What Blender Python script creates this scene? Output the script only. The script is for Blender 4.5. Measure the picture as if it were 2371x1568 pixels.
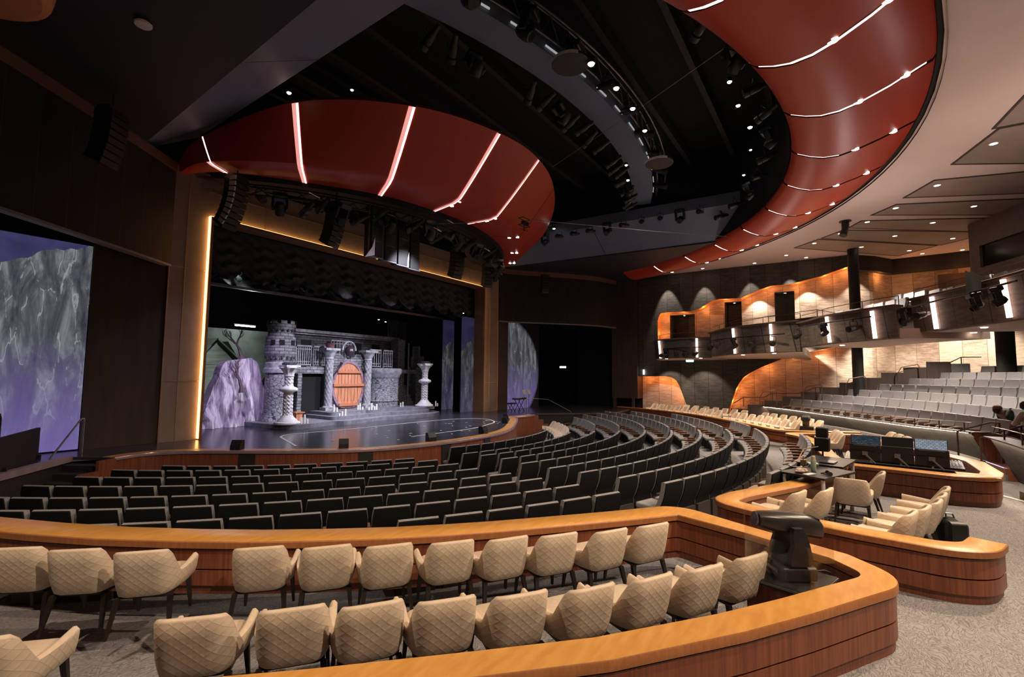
import bpy, math, random
from mathutils import Vector, Matrix
for o in list(bpy.data.objects): bpy.data.objects.remove(o)
PI=math.pi; rnd=random.Random(7)
S=bpy.context.scene; C=S.collection
# ---------------------------------------------------------------- camera, world, lights, exposure
cd=bpy.data.cameras.new('camera'); cam=bpy.data.objects.new('camera',cd); C.objects.link(cam); S.camera=cam
cd.sensor_width=36; cd.lens=36*1111/2371; cd.clip_start=.05; cd.clip_end=200
_r=Vector((.559477,-.828781,.010382)); _u=-Vector((.068401,.033685,-.997089)); _f=Vector((.826019,.558559,.075535))
cam.matrix_world=Matrix(((_r.x,_u.x,-_f.x,0),(_r.y,_u.y,-_f.y,0),(_r.z,_u.z,-_f.z,2.45),(0,0,0,1)))
W=bpy.data.worlds.new('world'); S.world=W; W.use_nodes=True
W.node_tree.nodes['Background'].inputs[0].default_value=(.32,.26,.25,1)
W.node_tree.nodes['Background'].inputs[1].default_value=.085
vs=S.view_settings; vs.view_transform='Standard'; vs.look='None'; vs.gamma=1; vs.exposure=.27; vs.use_curve_mapping=False
CX,CY=13.9,18.75
def P(R,a,z=0.):
    a=math.radians(a); return Vector((CX+R*math.cos(a),CY+R*math.sin(a),z))
def PR(R,a,z=0.):                       # about the centre of the ceiling ring
    a=math.radians(a); return Vector((13.9+R*math.cos(a),15.1+R*math.sin(a),z))
def spot(loc,tgt,e,col=(1,.75,.5),deg=70,blend=.8,rad=.12):
    l=bpy.data.lights.new('spot_lamp','SPOT'); l.energy=e; l.color=col; l.spot_size=math.radians(deg); l.spot_blend=blend; l.shadow_soft_size=rad
    o=bpy.data.objects.new('spot_lamp',l); C.objects.link(o); o.location=loc
    o.rotation_euler=(Vector(tgt)-Vector(loc)).to_track_quat('-Z','Y').to_euler(); return o
def area(loc,tgt,e,col,sx,sy):
    l=bpy.data.lights.new('area_lamp','AREA'); l.energy=e; l.color=col; l.shape='RECTANGLE'; l.size=sx; l.size_y=sy
    o=bpy.data.objects.new('area_lamp',l); C.objects.link(o); o.location=loc
    o.rotation_euler=(Vector(tgt)-Vector(loc)).to_track_quat('-Z','Y').to_euler(); return o
WARM=(1,.77,.56); NEUT=(1,.86,.74)
# house downlights in the ceiling over the boxes
spot((2.5,-4.5,8.3),(4.6,3.0,0),2050,WARM,75,.7,.10)
spot((7.6,-4.5,8.6),(5.2,1.6,0),2050,WARM,75,.7,.10)
spot((-1.0,5.0,8.3),(3.0,6.0,0),1100,WARM,75,.7,.10)
spot((12.5,-4.0,8.6),(10.5,-.5,0),2400,WARM,75,.7,.10)
spot((17,-3.6,8.6),(13.5,-1.5,0),1600,WARM,80,.7,.10)
spot((19.5,3.0,8.6),(20.0,2.0,0),2200,WARM,75,.7,.10)
spot((24.5,5.0,8.6),(24.0,5.6,0),2000,WARM,75,.7,.10)
# work lights on the lighting bridge over the stalls
for a,e in ((-100,650),(-84,650),(-68,650),(-50,550)):
    spot(PR(11.2,a,9.7),P(13.5,a+3,0),e,(1,.88,.8),110,.9,.12)
for a,e in ((-140,330),(-122,330)):
    spot(PR(11.2,a,9.7),P(13,a,0),e,(1,.86,.74),110,.9,.12)
# stage lights
COOL=(.88,.86,1); PUR=(.72,.56,1)
spot((12.5,10.8,7.6),(12.6,18.8,1.6),3000,COOL,50,.7,.12)
spot((17.5,11.5,7.4),(14.5,18.8,1.2),2400,COOL,50,.7,.12)
spot((7.5,13.6,7.4),(9.6,19.6,1.3),1100,PUR,34,.7,.12)
spot((10,11.8,7.6),(9.4,19.6,1.2),500,COOL,30,.7,.12)
spot((13.5,15.6,7.0),(13.6,14.2,.4),1500,COOL,110,.9,.12)
spot((17.5,15.4,7.0),(18.0,13.8,.4),800,COOL,90,.9,.12)
spot((13.6,11.6,7.9),(14.4,19.0,1.6),900,(1,.66,.6),12,.5,.08)
spot((9.0,18.4,6.8),(10.9,23.6,3.0),650,(.86,1,.9),46,.7,.1)
spot((7.5,15.0,6.8),(6.5,14.2,.4),160,PUR,90,.9,.12)
# raised tier and side wall
for (x,y,t,e) in ((23.5,-1.0,(22.5,-3.2,1.2),1300),(19.5,-4.6,(19.2,-4.6,1.3),900),(26.0,.5,(25.5,-1.5,1.5),1000)):
    spot((x,y,7.0),t,e,NEUT,95,.8,.12)
# added fill spots above the balcony rail, brightening the cream ceiling and ring
for x,y,z,e in ((25.0,3.0,5.3,100),(20.0,-1.2,5.4,150),(15.5,-4.6,5.6,140),(9.0,-5.5,5.0,95)): spot((x,y,z),(x-1,y+.6,9),e,(1,.80,.72),165,.9,.3)
# ---------------------------------------------------------------- helpers
def link(o,parent=None):
    C.objects.link(o)
    if parent: o.parent=parent
    return o
class MB:
    def __init__(s): s.v=[];s.f=[];s.m=[];s.uv=None
    def add(s,vs,fs,mi=0):
        n=len(s.v); s.v+=[tuple(v) for v in vs]; s.f+=[tuple(i+n for i in f) for f in fs]; s.m+=[mi]*len(fs); return s
    def box(s,c,d,rz=0,mi=0,rx=0,ry=0,tz=1.,ty=1.):
        x,y,z=[k/2 for k in d]; M=Matrix.Translation(c)@Matrix.Rotation(rz,4,'Z')@Matrix.Rotation(ry,4,'Y')@Matrix.Rotation(rx,4,'X')
        vs=[M@Vector((sx*x*(tz if sz>0 else 1),sy*y*(ty if sz>0 else 1),sz*z)) for sz in(-1,1) for sy in(-1,1) for sx in(-1,1)]
        return s.add(vs,[(0,2,3,1),(4,5,7,6),(0,1,5,4),(2,6,7,3),(0,4,6,2),(1,3,7,5)],mi)
    def rbox(s,c,d,r=.02,rz=0,rx=0,mi=0,ry=0,n=3):
        # box with rounded vertical-section corners (in x-z section swept along y) and chamfered ends
        x,y,z=[k/2 for k in d]; r=min(r,x*.99,z*.99); M=Matrix.Translation(c)@Matrix.Rotation(rz,4,'Z')@Matrix.Rotation(ry,4,'Y')@Matrix.Rotation(rx,4,'X')
        ring=[]
        for cx_,cz_,a0 in ((x-r,z-r,0),(-x+r,z-r,90),(-x+r,-z+r,180),(x-r,-z+r,270)):
            for i in range(n+1):
                a=math.radians(a0+90*i/n); ring.append((cx_+r*math.cos(a),cz_+r*math.sin(a)))
        N=len(ring); vs=[]; cy=min(r*.6,y*.5); k=r*.6
        for yy,sh in ((-y,k),(-y+cy,0),(y-cy,0),(y,k)):
            for px,pz in ring: vs.append(M@Vector((px*(1-sh/x),yy,pz*(1-sh/z))))
        fs=[]
        for j in range(3):
            for i in range(N): a=j*N+i;b=j*N+(i+1)%N; fs.append((a,a+N,b+N,b))
        fs.append(tuple(range(N))); fs.append(tuple(reversed(range(3*N,4*N))))
        return s.add(vs,fs,mi)
    def cyl(s,p0,p1,r0,r1=None,n=10,mi=0,caps=True):
        p0=Vector(p0);p1=Vector(p1); r1=r0 if r1 is None else r1; d=(p1-p0).normalized()
        a=d.orthogonal().normalized(); b=d.cross(a); vs=[]
        for p,r in((p0,r0),(p1,r1)):
            for i in range(n): t=2*PI*i/n; vs.append(p+a*(r*math.cos(t))+b*(r*math.sin(t)))
        fs=[(i,(i+1)%n,n+(i+1)%n,n+i) for i in range(n)]
        if caps: fs+=[tuple(reversed(range(n))),tuple(range(n,2*n))]
        return s.add(vs,fs,mi)
    def tube(s,pts,r,n=8,mi=0):
        pts=[Vector(p) for p in pts]; vs=[]; L=len(pts); ref=None
        for i,p in enumerate(pts):
            d=((pts[min(i+1,L-1)]-p).normalized()+(p-pts[max(i-1,0)]).normalized()).normalized()
            if ref is None: ref=d.orthogonal().normalized()
            ref=(ref-d*ref.dot(d)).normalized(); b=d.cross(ref); rr=r[i] if isinstance(r,(list,tuple)) else r
            for k in range(n): t=2*PI*k/n; vs.append(p+ref*(rr*math.cos(t))+b*(rr*math.sin(t)))
        fs=[(j*n+i,j*n+(i+1)%n,(j+1)*n+(i+1)%n,(j+1)*n+i) for j in range(L-1) for i in range(n)]
        fs+=[tuple(reversed(range(n))),tuple(range((L-1)*n,L*n))]
        return s.add(vs,fs,mi)
    def lathe(s,prof,c=(0,0,0),n=24,mi=0,a0=0,a1=360,sx=1,sy=1,mod=None):
        full=abs(a1-a0)>=359; N=n if full else n+1; vs=[];L=len(prof)
        for j,(r,z) in enumerate(prof):
            for i in range(N):
                t=math.radians(a0+(a1-a0)*i/n); rr=r*(mod(t,z,j) if mod else 1); vs.append((c[0]+sx*rr*math.cos(t),c[1]+sy*rr*math.sin(t),c[2]+z))
        fs=[]
        for j in range(L-1):
            for i in range(n if not full else N):
                k=(i+1)%N if full else i+1
                fs.append((j*N+i,j*N+k,(j+1)*N+k,(j+1)*N+i))
        if full:
            if prof[0][0]>1e-4: fs.append(tuple(reversed(range(N))))
            if prof[-1][0]>1e-4: fs.append(tuple(range((L-1)*N,L*N)))
        return s.add(vs,fs,mi)
    def prism(s,poly,z0,z1,mi=0,mt=None):
        n=len(poly); vs=[(x,y,z0) for x,y in poly]+[(x,y,z1) for x,y in poly]
        s.add(vs,[(i,(i+1)%n,n+(i+1)%n,n+i) for i in range(n)]+[tuple(reversed(range(n)))],mi)
        return s.add([(x,y,z1) for x,y in poly],[tuple(range(n))],mi if mt is None else mt)
    def grid(s,rows,mi=0,closed=False,flip=False):
        n=len(rows[0]); vs=[v for r in rows for v in r]; fs=[]
        for j in range(len(rows)-1):
            for i in range(n if closed else n-1):
                k=(i+1)%n; f=(j*n+i,j*n+k,(j+1)*n+k,(j+1)*n+i); fs.append(tuple(reversed(f)) if flip else f)
        return s.add(vs,fs,mi)
    def obj(s,name,mats,parent=None,smooth=False,bevel=0,sub=0,angle=35):
        me=bpy.data.meshes.new(name); me.from_pydata(s.v,[],s.f); me.update()
        if not isinstance(mats,(list,tuple)): mats=[mats]
        for m in mats: me.materials.append(m)
        me.polygons.foreach_set('material_index',s.m)
        if smooth:
            me.polygons.foreach_set('use_smooth',[True]*len(s.f))
            try: me.set_sharp_from_angle(angle=math.radians(angle))
            except Exception: pass
        o=bpy.data.objects.new(name,me); link(o,parent)
        if bevel: b=o.modifiers.new('b','BEVEL'); b.width=bevel; b.segments=2; b.limit_method='ANGLE'
        if sub: b=o.modifiers.new('s','SUBSURF'); b.levels=sub; b.render_levels=sub
        return o
def structure(o): o['kind']='structure'; return o
def tag(o,label,cat,group=None,kind=None):
    o['label']=label; o['category']=cat
    if group: o['group']=group
    if kind: o['kind']=kind
    return o
def thing(name,label,cat,loc=(0,0,0),rz=0,group=None):
    o=bpy.data.objects.new(name,None); link(o); o.empty_display_size=.1; o.location=loc; o.rotation_euler=(0,0,rz); return tag(o,label,cat,group)
KIDS={}
def copy_tree(o,parent=None):
    c=o.copy(); C.objects.link(c)
    if parent: c.parent=parent
    for ch in KIDS.get(o.name) or [k for k in bpy.data.objects if k.parent==o]: copy_tree(ch,c)
    return c
def dup(o,loc,rz,label,scale=None):
    if o.name not in KIDS:
        for k in bpy.data.objects:
            pass
        KIDS[o.name]=[k for k in bpy.data.objects if k.parent==o]
        for ch in KIDS[o.name]: KIDS[ch.name]=[k for k in bpy.data.objects if k.parent==ch]
    c=o.copy(); C.objects.link(c); c.location=loc; c.rotation_euler=(0,0,rz); c['label']=label
    if scale: c.scale=scale
    for ch in KIDS[o.name]:
        d=ch.copy(); C.objects.link(d); d.parent=c
        for g in KIDS[ch.name]: e=g.copy(); C.objects.link(e); e.parent=d
    return c
def rpath(pts,r,n=6,closed=False):
    out=[];L=len(pts)
    for i,p in enumerate(pts):
        p=Vector(p[:2]); rr=r[i] if isinstance(r,(list,tuple)) else r
        if rr<=0 or (not closed and i in(0,L-1)): out.append(p); continue
        a=Vector(pts[i-1][:2]);b=Vector(pts[(i+1)%L][:2]); u=(a-p);v=(b-p); q=min(rr,u.length*.49,v.length*.49)
        s0=p+u.normalized()*q; s1=p+v.normalized()*q
        for k in range(n+1): t=k/n; out.append(s0*(1-t)**2+p*(2*t*(1-t))+s1*t*t)
    return out
def offs(path,d,closed=False):
    out=[];L=len(path)
    for i,p in enumerate(path):
        a=path[i-1] if (i>0 or closed) else None; b=path[(i+1)%L] if (i<L-1 or closed) else None
        t=Vector((0,0))
        if a is not None: t1=(p-a).normalized()
        if b is not None: t2=(b-p).normalized()
        if a is None: t1=t2
        if b is None: t2=t1
        n1=Vector((t1.y,-t1.x)); n2=Vector((t2.y,-t2.x)); m=(n1+n2).normalized(); k=max(.4,m.dot(n1)); out.append(p+m*(d/k))
    return out
SC=[None]
def sweep(mb,path,prof,mi=None,closed=False,capends=True):
    # prof: list of (offset,z); one material index per profile segment
    n=len(prof); cols=[offs(path,o,closed) for o,z in prof]; L=len(path); vs=[]
    if SC[0]: cols=[[p+(c[i]-p)*SC[0][i] for i,p in enumerate(path)] for c in cols]
    for i in range(L):
        for j in range(n): vs.append((cols[j][i].x,cols[j][i].y,prof[j][1]))
    for j in range(n):
        k=(j+1)%n; fs=[]
        for i in range(L if closed else L-1):
            q=(i+1)%L; fs.append((i*n+j,q*n+j,q*n+k,i*n+k))
        base=len(mb.v) if j==0 else base
        if j==0: mb.v+=vs
        mb.f+=[tuple(x+base for x in f) for f in fs]; mb.m+=[(mi[j] if mi else 0)]*len(fs)
    if capends and not closed:
        mb.f+=[tuple(base+j for j in range(n)),tuple(base+(L-1)*n+j for j in reversed(range(n)))]; mb.m+=[(mi[0] if mi else 0)]*2
def arc(R,a0,a1,n=24,cen=None):
    out=[]
    for i in range(n+1):
        a=a0+(a1-a0)*i/n; r=R(a) if callable(R) else R; p=(P if cen is None else cen)(r,a); out.append(Vector((p.x,p.y)))
    return out
def lerp(tab,x):
    if x<=tab[0][0]: return tab[0][1]
    for (a,b),(c,d) in zip(tab,tab[1:]):
        if x<=c: return b+(d-b)*(x-a)/(c-a)
    return tab[-1][1]
ORD=['zeroth','first','second','third','fourth','fifth','sixth','seventh','eighth','ninth','tenth','eleventh','twelfth','thirteenth','fourteenth','fifteenth','sixteenth','seventeenth','eighteenth','nineteenth','twentieth','twenty-first','twenty-second','twenty-third','twenty-fourth']
# ---------------------------------------------------------------- materials
def nt(m): return m.node_tree.nodes,m.node_tree.links
def mat(name,col,rough=.6,metal=0,emit=None,es=0,col2=None,sc=(1,1,1),ns=4,det=4,bump=0,lo=.35,hi=.65,spec=.5,alpha=None,trans=0,coat=0):
    m=bpy.data.materials.new(name); m.use_nodes=True; N,L=nt(m); b=N['Principled BSDF']
    b.inputs['Base Color'].default_value=(*col,1); b.inputs['Roughness'].default_value=rough; b.inputs['Metallic'].default_value=metal
    b.inputs['Specular IOR Level'].default_value=spec; b.inputs['Transmission Weight'].default_value=trans; b.inputs['Coat Weight'].default_value=coat
    if emit: b.inputs['Emission Color'].default_value=(*emit,1); b.inputs['Emission Strength'].default_value=es
    if es==0:
        tc=N.new('ShaderNodeTexCoord'); mp=N.new('ShaderNodeMapping'); mp.inputs['Scale'].default_value=sc; L.new(tc.outputs['Object'],mp.inputs[0])
        nz=N.new('ShaderNodeTexNoise'); nz.inputs['Scale'].default_value=ns; nz.inputs['Detail'].default_value=det; L.new(mp.outputs[0],nz.inputs['Vector'])
        rp=N.new('ShaderNodeValToRGB'); rp.color_ramp.elements[0].position=lo; rp.color_ramp.elements[1].position=hi
        c2=col2 or tuple(c*.82 for c in col); rp.color_ramp.elements[0].color=(*c2,1); rp.color_ramp.elements[1].color=(*col,1)
        L.new(nz.outputs[0],rp.inputs[0]); L.new(rp.outputs[0],b.inputs['Base Color'])
        if bump: bp=N.new('ShaderNodeBump'); bp.inputs['Strength'].default_value=bump; bp.inputs['Distance'].default_value=.01; L.new(nz.outputs[0],bp.inputs['Height']); L.new(bp.outputs[0],b.inputs['Normal'])
    return m
def glow(name,col,s): return mat(name,(0,0,0),.5,emit=col,es=s)
def math_(N,L,op,a,b=None):
    n=N.new('ShaderNodeMath'); n.operation=op
    for i,x in enumerate((a,b)):
        if x is None: continue
        if isinstance(x,(int,float)): n.inputs[i].default_value=x
        else: L.new(x,n.inputs[i])
    return n.outputs[0]
def mixc(N,L,f,a,b,mode='MIX'):
    n=N.new('ShaderNodeMix'); n.data_type='RGBA'; n.blend_type=mode
    for i,x in((0,f),(6,a),(7,b)):
        if isinstance(x,(int,float)): n.inputs[i].default_value=x
        elif isinstance(x,tuple): n.inputs[i].default_value=(*x,1)
        else: L.new(x,n.inputs[i])
    return n.outputs[2]
m_wood=mat('mahogany_veneer',(.26,.082,.036),.38,col2=(.16,.045,.02),sc=(14,14,.7),ns=2.2,det=6,spec=.4)
m_woodtop=mat('honey_wood_ledge',(.62,.31,.075),.34,col2=(.53,.24,.05),sc=(2.2,9,2.2),ns=1.6,det=6,spec=.4)
m_groove=mat('dark_shadow_gap',(.012,.006,.004),.8)
m_plinth=mat('recessed_wood_plinth',(.23,.075,.04),.5,col2=(.16,.05,.025),sc=(12,12,.7))
m_black=mat('black_metal',(.012,.012,.013),.45)
m_blk2=mat('matt_black',(.018,.017,.018),.85)
m_seat=mat('grey_wool_fabric',(.27,.265,.265),.95,col2=(.215,.21,.21),ns=60,det=2,bump=.15,spec=.2)
m_shell=mat('charcoal_seat_back',(.006,.0068,.008),.9,col2=(.004,.0045,.005),ns=60,spec=.15)
m_arm=mat('walnut_armrest',(.30,.15,.075),.4,col2=(.22,.10,.05),sc=(3,20,3))
m_pedestal=mat('dark_seat_base',(.03,.022,.02),.7)
m_cream=mat('cream_leather',(.66,.53,.39),.5,col2=(.62,.49,.35),ns=30,spec=.4)
m_leg=mat('black_oak_leg',(.018,.013,.012),.4)
m_red=mat('red_lacquer_panel',(.46,.045,.017),.42,col2=(.43,.04,.015),ns=.6)
m_redd=mat('red_soffit_lip',(.33,.055,.04),.3,col2=(.30,.05,.035),ns=.6)
m_dkc=mat('charcoal_ceiling',(.016,.019,.032),.6,col2=(.014,.016,.027),ns=.5)
m_void=mat('black_grid_ceiling',(.006,.006,.007),.9,col2=(.002,.002,.003),sc=(.3,6,1),ns=1.2)
m_fascia=mat('slate_blue_fascia',(.125,.15,.225),.6,col2=(.11,.135,.205),ns=.5)
m_crm=mat('blush_plaster_ceiling',(.74,.60,.55),.75,col2=(.71,.57,.52),ns=.7)
m_metal=mat('brushed_bronze_rail',(.20,.13,.10),.35,.8)
m_grey=mat('grey_metal',(.25,.25,.27),.35,.8)
m_white=mat('white_paint',(.75,.74,.72),.5)
m_blackw=mat('black_panelled_wall',(.016,.014,.012),.7,col2=(.009,.008,.007),sc=(1,1,3),ns=2)
m_brownw=mat('brown_wall_cladding',(.07,.045,.033),.7,col2=(.05,.033,.026),sc=(3,3,.4),ns=2)
g_rib=glow('pink_led_strip',(1,.52,.48),3.2); g_ring=glow('rose_led_strip',(1,.60,.55),3.0); g_white=glow('white_lamp_glow',(1,.93,.88),14)
g_warm=glow('warm_lamp_glow',(1,.80,.62),9); g_amber=glow('amber_led_strip',(1,.50,.16),5); g_bar=glow('rose_tube_glow',(1,.62,.52),4.5)
g_cool=glow('cool_lamp_glow',(.85,.88,1),14); g_orange=glow('orange_led_strip',(1,.30,.08),9)
g_strip=glow('warm_white_strip',(1,.82,.66),5); g_exit=glow('exit_sign_glow',(.6,1,.85),3)
def m_carpet_():
    m=mat('patterned_grey_carpet',(.3,.3,.3),.98); N,L=nt(m); b=N['Principled BSDF']
    tc=N.new('ShaderNodeTexCoord'); mp=N.new('ShaderNodeMapping'); mp.inputs['Rotation'].default_value=(0,0,.55); mp.inputs['Scale'].default_value=(2.2,5.2,1); L.new(tc.outputs['Object'],mp.inputs[0])
    nz=N.new('ShaderNodeTexNoise'); nz.inputs['Scale'].default_value=1.5; nz.inputs['Detail'].default_value=2.5; nz.inputs['Distortion'].default_value=.8; L.new(mp.outputs[0],nz.inputs['Vector'])
    w=math_(N,L,'ABSOLUTE',math_(N,L,'SINE',math_(N,L,'MULTIPLY',nz.outputs[0],42)))
    f=N.new('ShaderNodeTexNoise'); f.inputs['Scale'].default_value=60; L.new(tc.outputs['Object'],f.inputs['Vector'])
    s=math_(N,L,'ADD',math_(N,L,'MULTIPLY',w,.40),math_(N,L,'MULTIPLY',f.outputs[0],.7))
    rp=N.new('ShaderNodeValToRGB'); rp.color_ramp.elements[0].position=.2; rp.color_ramp.elements[0].color=(.11,.106,.107,1); rp.color_ramp.elements[1].position=.95; rp.color_ramp.elements[1].color=(.36,.345,.34,1)
    L.new(s,rp.inputs[0]); L.new(rp.outputs[0],b.inputs['Base Color'])
    bp=N.new('ShaderNodeBump'); bp.inputs['Strength'].default_value=.4; bp.inputs['Distance'].default_value=.02; L.new(s,bp.inputs['Height']); L.new(bp.outputs[0],b.inputs['Normal']); return m
m_carpet=m_carpet_()
def panelwall(name,c1,c2,axis=1,pw=.75,seam=(.004,.004,.004),tint=.5,polar=False,blocks=0):
    # wall cladding in upright boards: each board its own tint, fine horizontal mottling, thin seams
    m=mat(name,c1,.75); N,L=nt(m); b=N['Principled BSDF']; tc=N.new('ShaderNodeTexCoord'); sp=N.new('ShaderNodeSeparateXYZ'); L.new(tc.outputs['Object'],sp.inputs[0])
    if polar:
        ax=math_(N,L,'ARCTAN2',math_(N,L,'SUBTRACT',sp.outputs[1],CY),math_(N,L,'SUBTRACT',sp.outputs[0],CX)); u=math_(N,L,'MULTIPLY',ax,22./pw)
    else: u=math_(N,L,'DIVIDE',sp.outputs[axis],pw)
    fl=math_(N,L,'FLOOR',u); fr=math_(N,L,'SUBTRACT',u,fl)
    cb=N.new('ShaderNodeCombineXYZ'); L.new(fl,cb.inputs[0])
    if blocks: L.new(math_(N,L,'FLOOR',math_(N,L,'ADD',math_(N,L,'DIVIDE',sp.outputs[2],blocks),math_(N,L,'MULTIPLY',fl,.37))),cb.inputs[1])
    wn=N.new('ShaderNodeTexWhiteNoise'); L.new(cb.outputs[0],wn.inputs['Vector'])
    mp=N.new('ShaderNodeMapping'); mp.inputs['Scale'].default_value=(1.2,1.2,7); L.new(tc.outputs['Object'],mp.inputs[0])
    nz=N.new('ShaderNodeTexNoise'); nz.inputs['Scale'].default_value=2.0; nz.inputs['Detail'].default_value=9; nz.inputs['Roughness'].default_value=.72; L.new(mp.outputs[0],nz.inputs['Vector'])
    t=math_(N,L,'ADD',math_(N,L,'MULTIPLY',math_(N,L,'SUBTRACT',wn.outputs[0],.5),tint*.8),math_(N,L,'ADD',math_(N,L,'MULTIPLY',math_(N,L,'SUBTRACT',nz.outputs[0],.5),1.7),.55)); rp=N.new('ShaderNodeValToRGB')
    rp.color_ramp.elements[0].position=.2; rp.color_ramp.elements[0].color=(*c2,1); rp.color_ramp.elements[1].position=.85; rp.color_ramp.elements[1].color=(*c1,1); L.new(t,rp.inputs[0])
    sm=math_(N,L,'LESS_THAN',fr,.02/pw); L.new(mixc(N,L,sm,rp.outputs[0],seam),b.inputs['Base Color']); return m
m_dark=panelwall('dark_board_wall',(.10,.085,.068),(.018,.015,.012),1,.8)
m_light=panelwall('pale_board_wall',(.66,.53,.41),(.25,.18,.13),1,.8,(.2,.14,.1),.55,blocks=2.6)
m_tierw=panelwall('olive_concrete_board',(.07,.06,.047),(.03,.026,.02),1,1.1,polar=True,seam=(.02,.017,.013))
m_lrev=mat('orange_lit_reveal',(.75,.33,.12),.5,col2=(.66,.27,.09),ns=2)  # timber reveal with the orange edge light mixed into its colour
m_gold=mat('champagne_metal_panel',(.30,.235,.18),.5,.1,col2=(.26,.20,.155),ns=3)
m_seam=mat('brass_inlay',(.6,.42,.24),.3,.7)
m_stage=mat('dark_glossy_stage_floor',(.05,.05,.062),.22,col2=(.03,.03,.04),ns=1.5,det=6,spec=.6)
# ---------------------------------------------------------------- floor (one raked carpet)
ZF=[(8.7,-.67),(9.9,-.67),(10.9,-.65),(11.9,-.61),(12.85,-.56),(13.8,-.515),(14.7,-.465),(15.6,-.40),(16.6,-.34),(17.5,-.26),(18.3,-.2),(18.7,0),(40,0)]
def zf(R): return lerp(ZF,R)
mb=MB(); Rs=[4,8.7,9.9,10.9,11.9,12.85,13.8,14.7,15.6,16.6,17.5,18.3,18.7,21,24,30,40]
mb.grid([[P(R,a,zf(R)) for a in range(-200,11,3)] for R in Rs]); structure(mb.obj('floor',m_carpet,smooth=True))
mb=MB(); mb.prism([(-8,8),(3,8),(3,17),(-8,17)],-.7,-.66); structure(mb.obj('floor',m_blk2))
# ---------------------------------------------------------------- stage
LIP=[(4.35,14.45),(4.75,14.62),(5.2,14.62),(5.75,14.3),(6.25,13.75),(6.75,13.1),(7.4,12.2),(8.3,11.2),(9.3,10.55),(10.4,10.2),(11.8,9.98),(13.6,9.98),(15,10.3),(16.2,10.85),(17.5,11.6),(18.6,12.25),(19.4,12.8),(19.75,13.15),(19.8,13.45),(20.2,13.45),(21.0,13.2),(21.9,13.35)]
lip=rpath(LIP,[0]+[.5]*(len(LIP)-2)+[0],5)
RPL=[(22.3,13.74),(25.6,10.43),(29.8,10.9)]
poly=[(p.x,p.y) for p in lip]+RPL+[(33,12),(33,32),(-6,32),(-6,7),(-.5,10.8),(2.36,13.79),(3.8,15.36)]
inner=offs(lip,-.34)
mb=MB(); mb.prism(poly,.30,.368); st=structure(mb.obj('floor',m_stage))
mb=MB(); mb.add([(p.x,p.y,.372) for p in lip]+[(p.x,p.y,.372) for p in inner],[(i,i+1,len(lip)+i+1,len(lip)+i) for i in range(len(lip)-1)])
te=thing('stage_edge','curved wooden apron front of the stage with a bright nosing and dark vent panels','stage edge')
mb.obj('ledge',m_woodtop,te)
mb=MB(); sweep(mb,lip,[(.0,.29),(.05,.30),(.06,.34),(.05,.378),(-.02,.38)],None); mb.obj('nosing',mat('purple_lit_brass_nosing',(.55,.40,.42),.25,.5),te,smooth=True)
mb=MB(); sweep(mb,lip,[(-.05,.30),(-.05,-.68),(.0,-.68),(.0,.30)],None); mb.obj('wood_panel',m_wood,te)
for X,w in ((6.75,.42),(8.85,.38),(11.2,.36),(13.2,.36)):
    k=min(range(len(lip)),key=lambda i:abs(lip[i].x-X)+abs(lip[i].y-12)*.3); p=lip[k]; d=(lip[k+1]-lip[k-1]).normalized()
    mb=MB(); mb.box((p.x+d.y*.012,p.y-d.x*.012,-.19),(w,.03,.94),math.atan2(d.y,d.x)); mb.obj('vent_panel',m_blackw,te)
# stage-left low platform trim and mesh wall
mb=MB(); pl=[Vector(p) for p in ((-.5,10.8),(2.36,13.79),(3.8,15.36))]
sweep(mb,pl,[(-.1,.26),(.05,.26),(.05,.40),(-.1,.40)]); structure(mb.obj('trim_1',mat('lilac_lit_edge',(.35,.27,.30),.5)))
mb=MB(); sweep(mb,pl,[(-.1,-.68),(.0,-.68),(.0,.26),(-.1,.26)])
def mesh_mat():
    m=mat('black_woven_mesh',(.03,.026,.03),.6); N,L=nt(m); b=N['Principled BSDF']; tc=N.new('ShaderNodeTexCoord'); w=N.new('ShaderNodeTexBrick'); w.inputs['Scale'].default_value=9
    mp=N.new('ShaderNodeMapping'); mp.inputs['Rotation'].default_value=(PI/2,0,0); L.new(tc.outputs['Object'],mp.inputs[0]); L.new(mp.outputs[0],w.inputs['Vector'])
    w.inputs['Color1'].default_value=(.035,.03,.035,1); w.inputs['Color2'].default_value=(.05,.04,.05,1); w.inputs['Mortar'].default_value=(.004,.004,.004,1); w.inputs['Mortar Size'].default_value=.03; L.new(w.outputs[0],b.inputs['Base Color']); return m
structure(mb.obj('wall_stage_left',mesh_mat()))
mb=MB(); sweep(mb,[Vector(p) for p in ((21.9,13.45),(22.3,13.74),(25.6,10.43),(29.8,10.9))],[(-.1,-.68),(.0,-.68),(.0,.30),(.04,.30),(.04,.38),(-.1,.38)],[0,0,0,1,1,1]); structure(mb.obj('wall_stage_right',[m_blackw,m_brownw]))
# left stage stairs
A=Vector((3.8,15.36));B=Vector((4.35,14.45)); n_=Vector((-.86,-.52)); st=thing('stage_steps','black carpeted steps climbing to the stage beside the left handrail','steps',(4.1,14.9,0))
for k in range(7):
    z=.37-.148*(k+1); a=A+n_*.27*k-Vector((4.1,14.9)); b=B+n_*.27*k-Vector((4.1,14.9)); mb=MB(); mb.prism([(a.x,a.y),(b.x,b.y),(b.x+n_.x*.3,b.y+n_.y*.3),(a.x+n_.x*.3,a.y+n_.y*.3)],-.68,z)
    mb.obj('step',m_blk2,st)
c0_=B-Vector((4.1,14.9)); mb=MB()
for k in range(3):
    b=c0_+n_*(.45*k); t=(B-A).normalized()*.08; mb.prism([(b.x,b.y),(b.x+t.x,b.y+t.y),(b.x+t.x+n_.x*.45,b.y+t.y+n_.y*.45),(b.x+n_.x*.45,b.y+n_.y*.45)],-.68,.36-.22*k)
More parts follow.
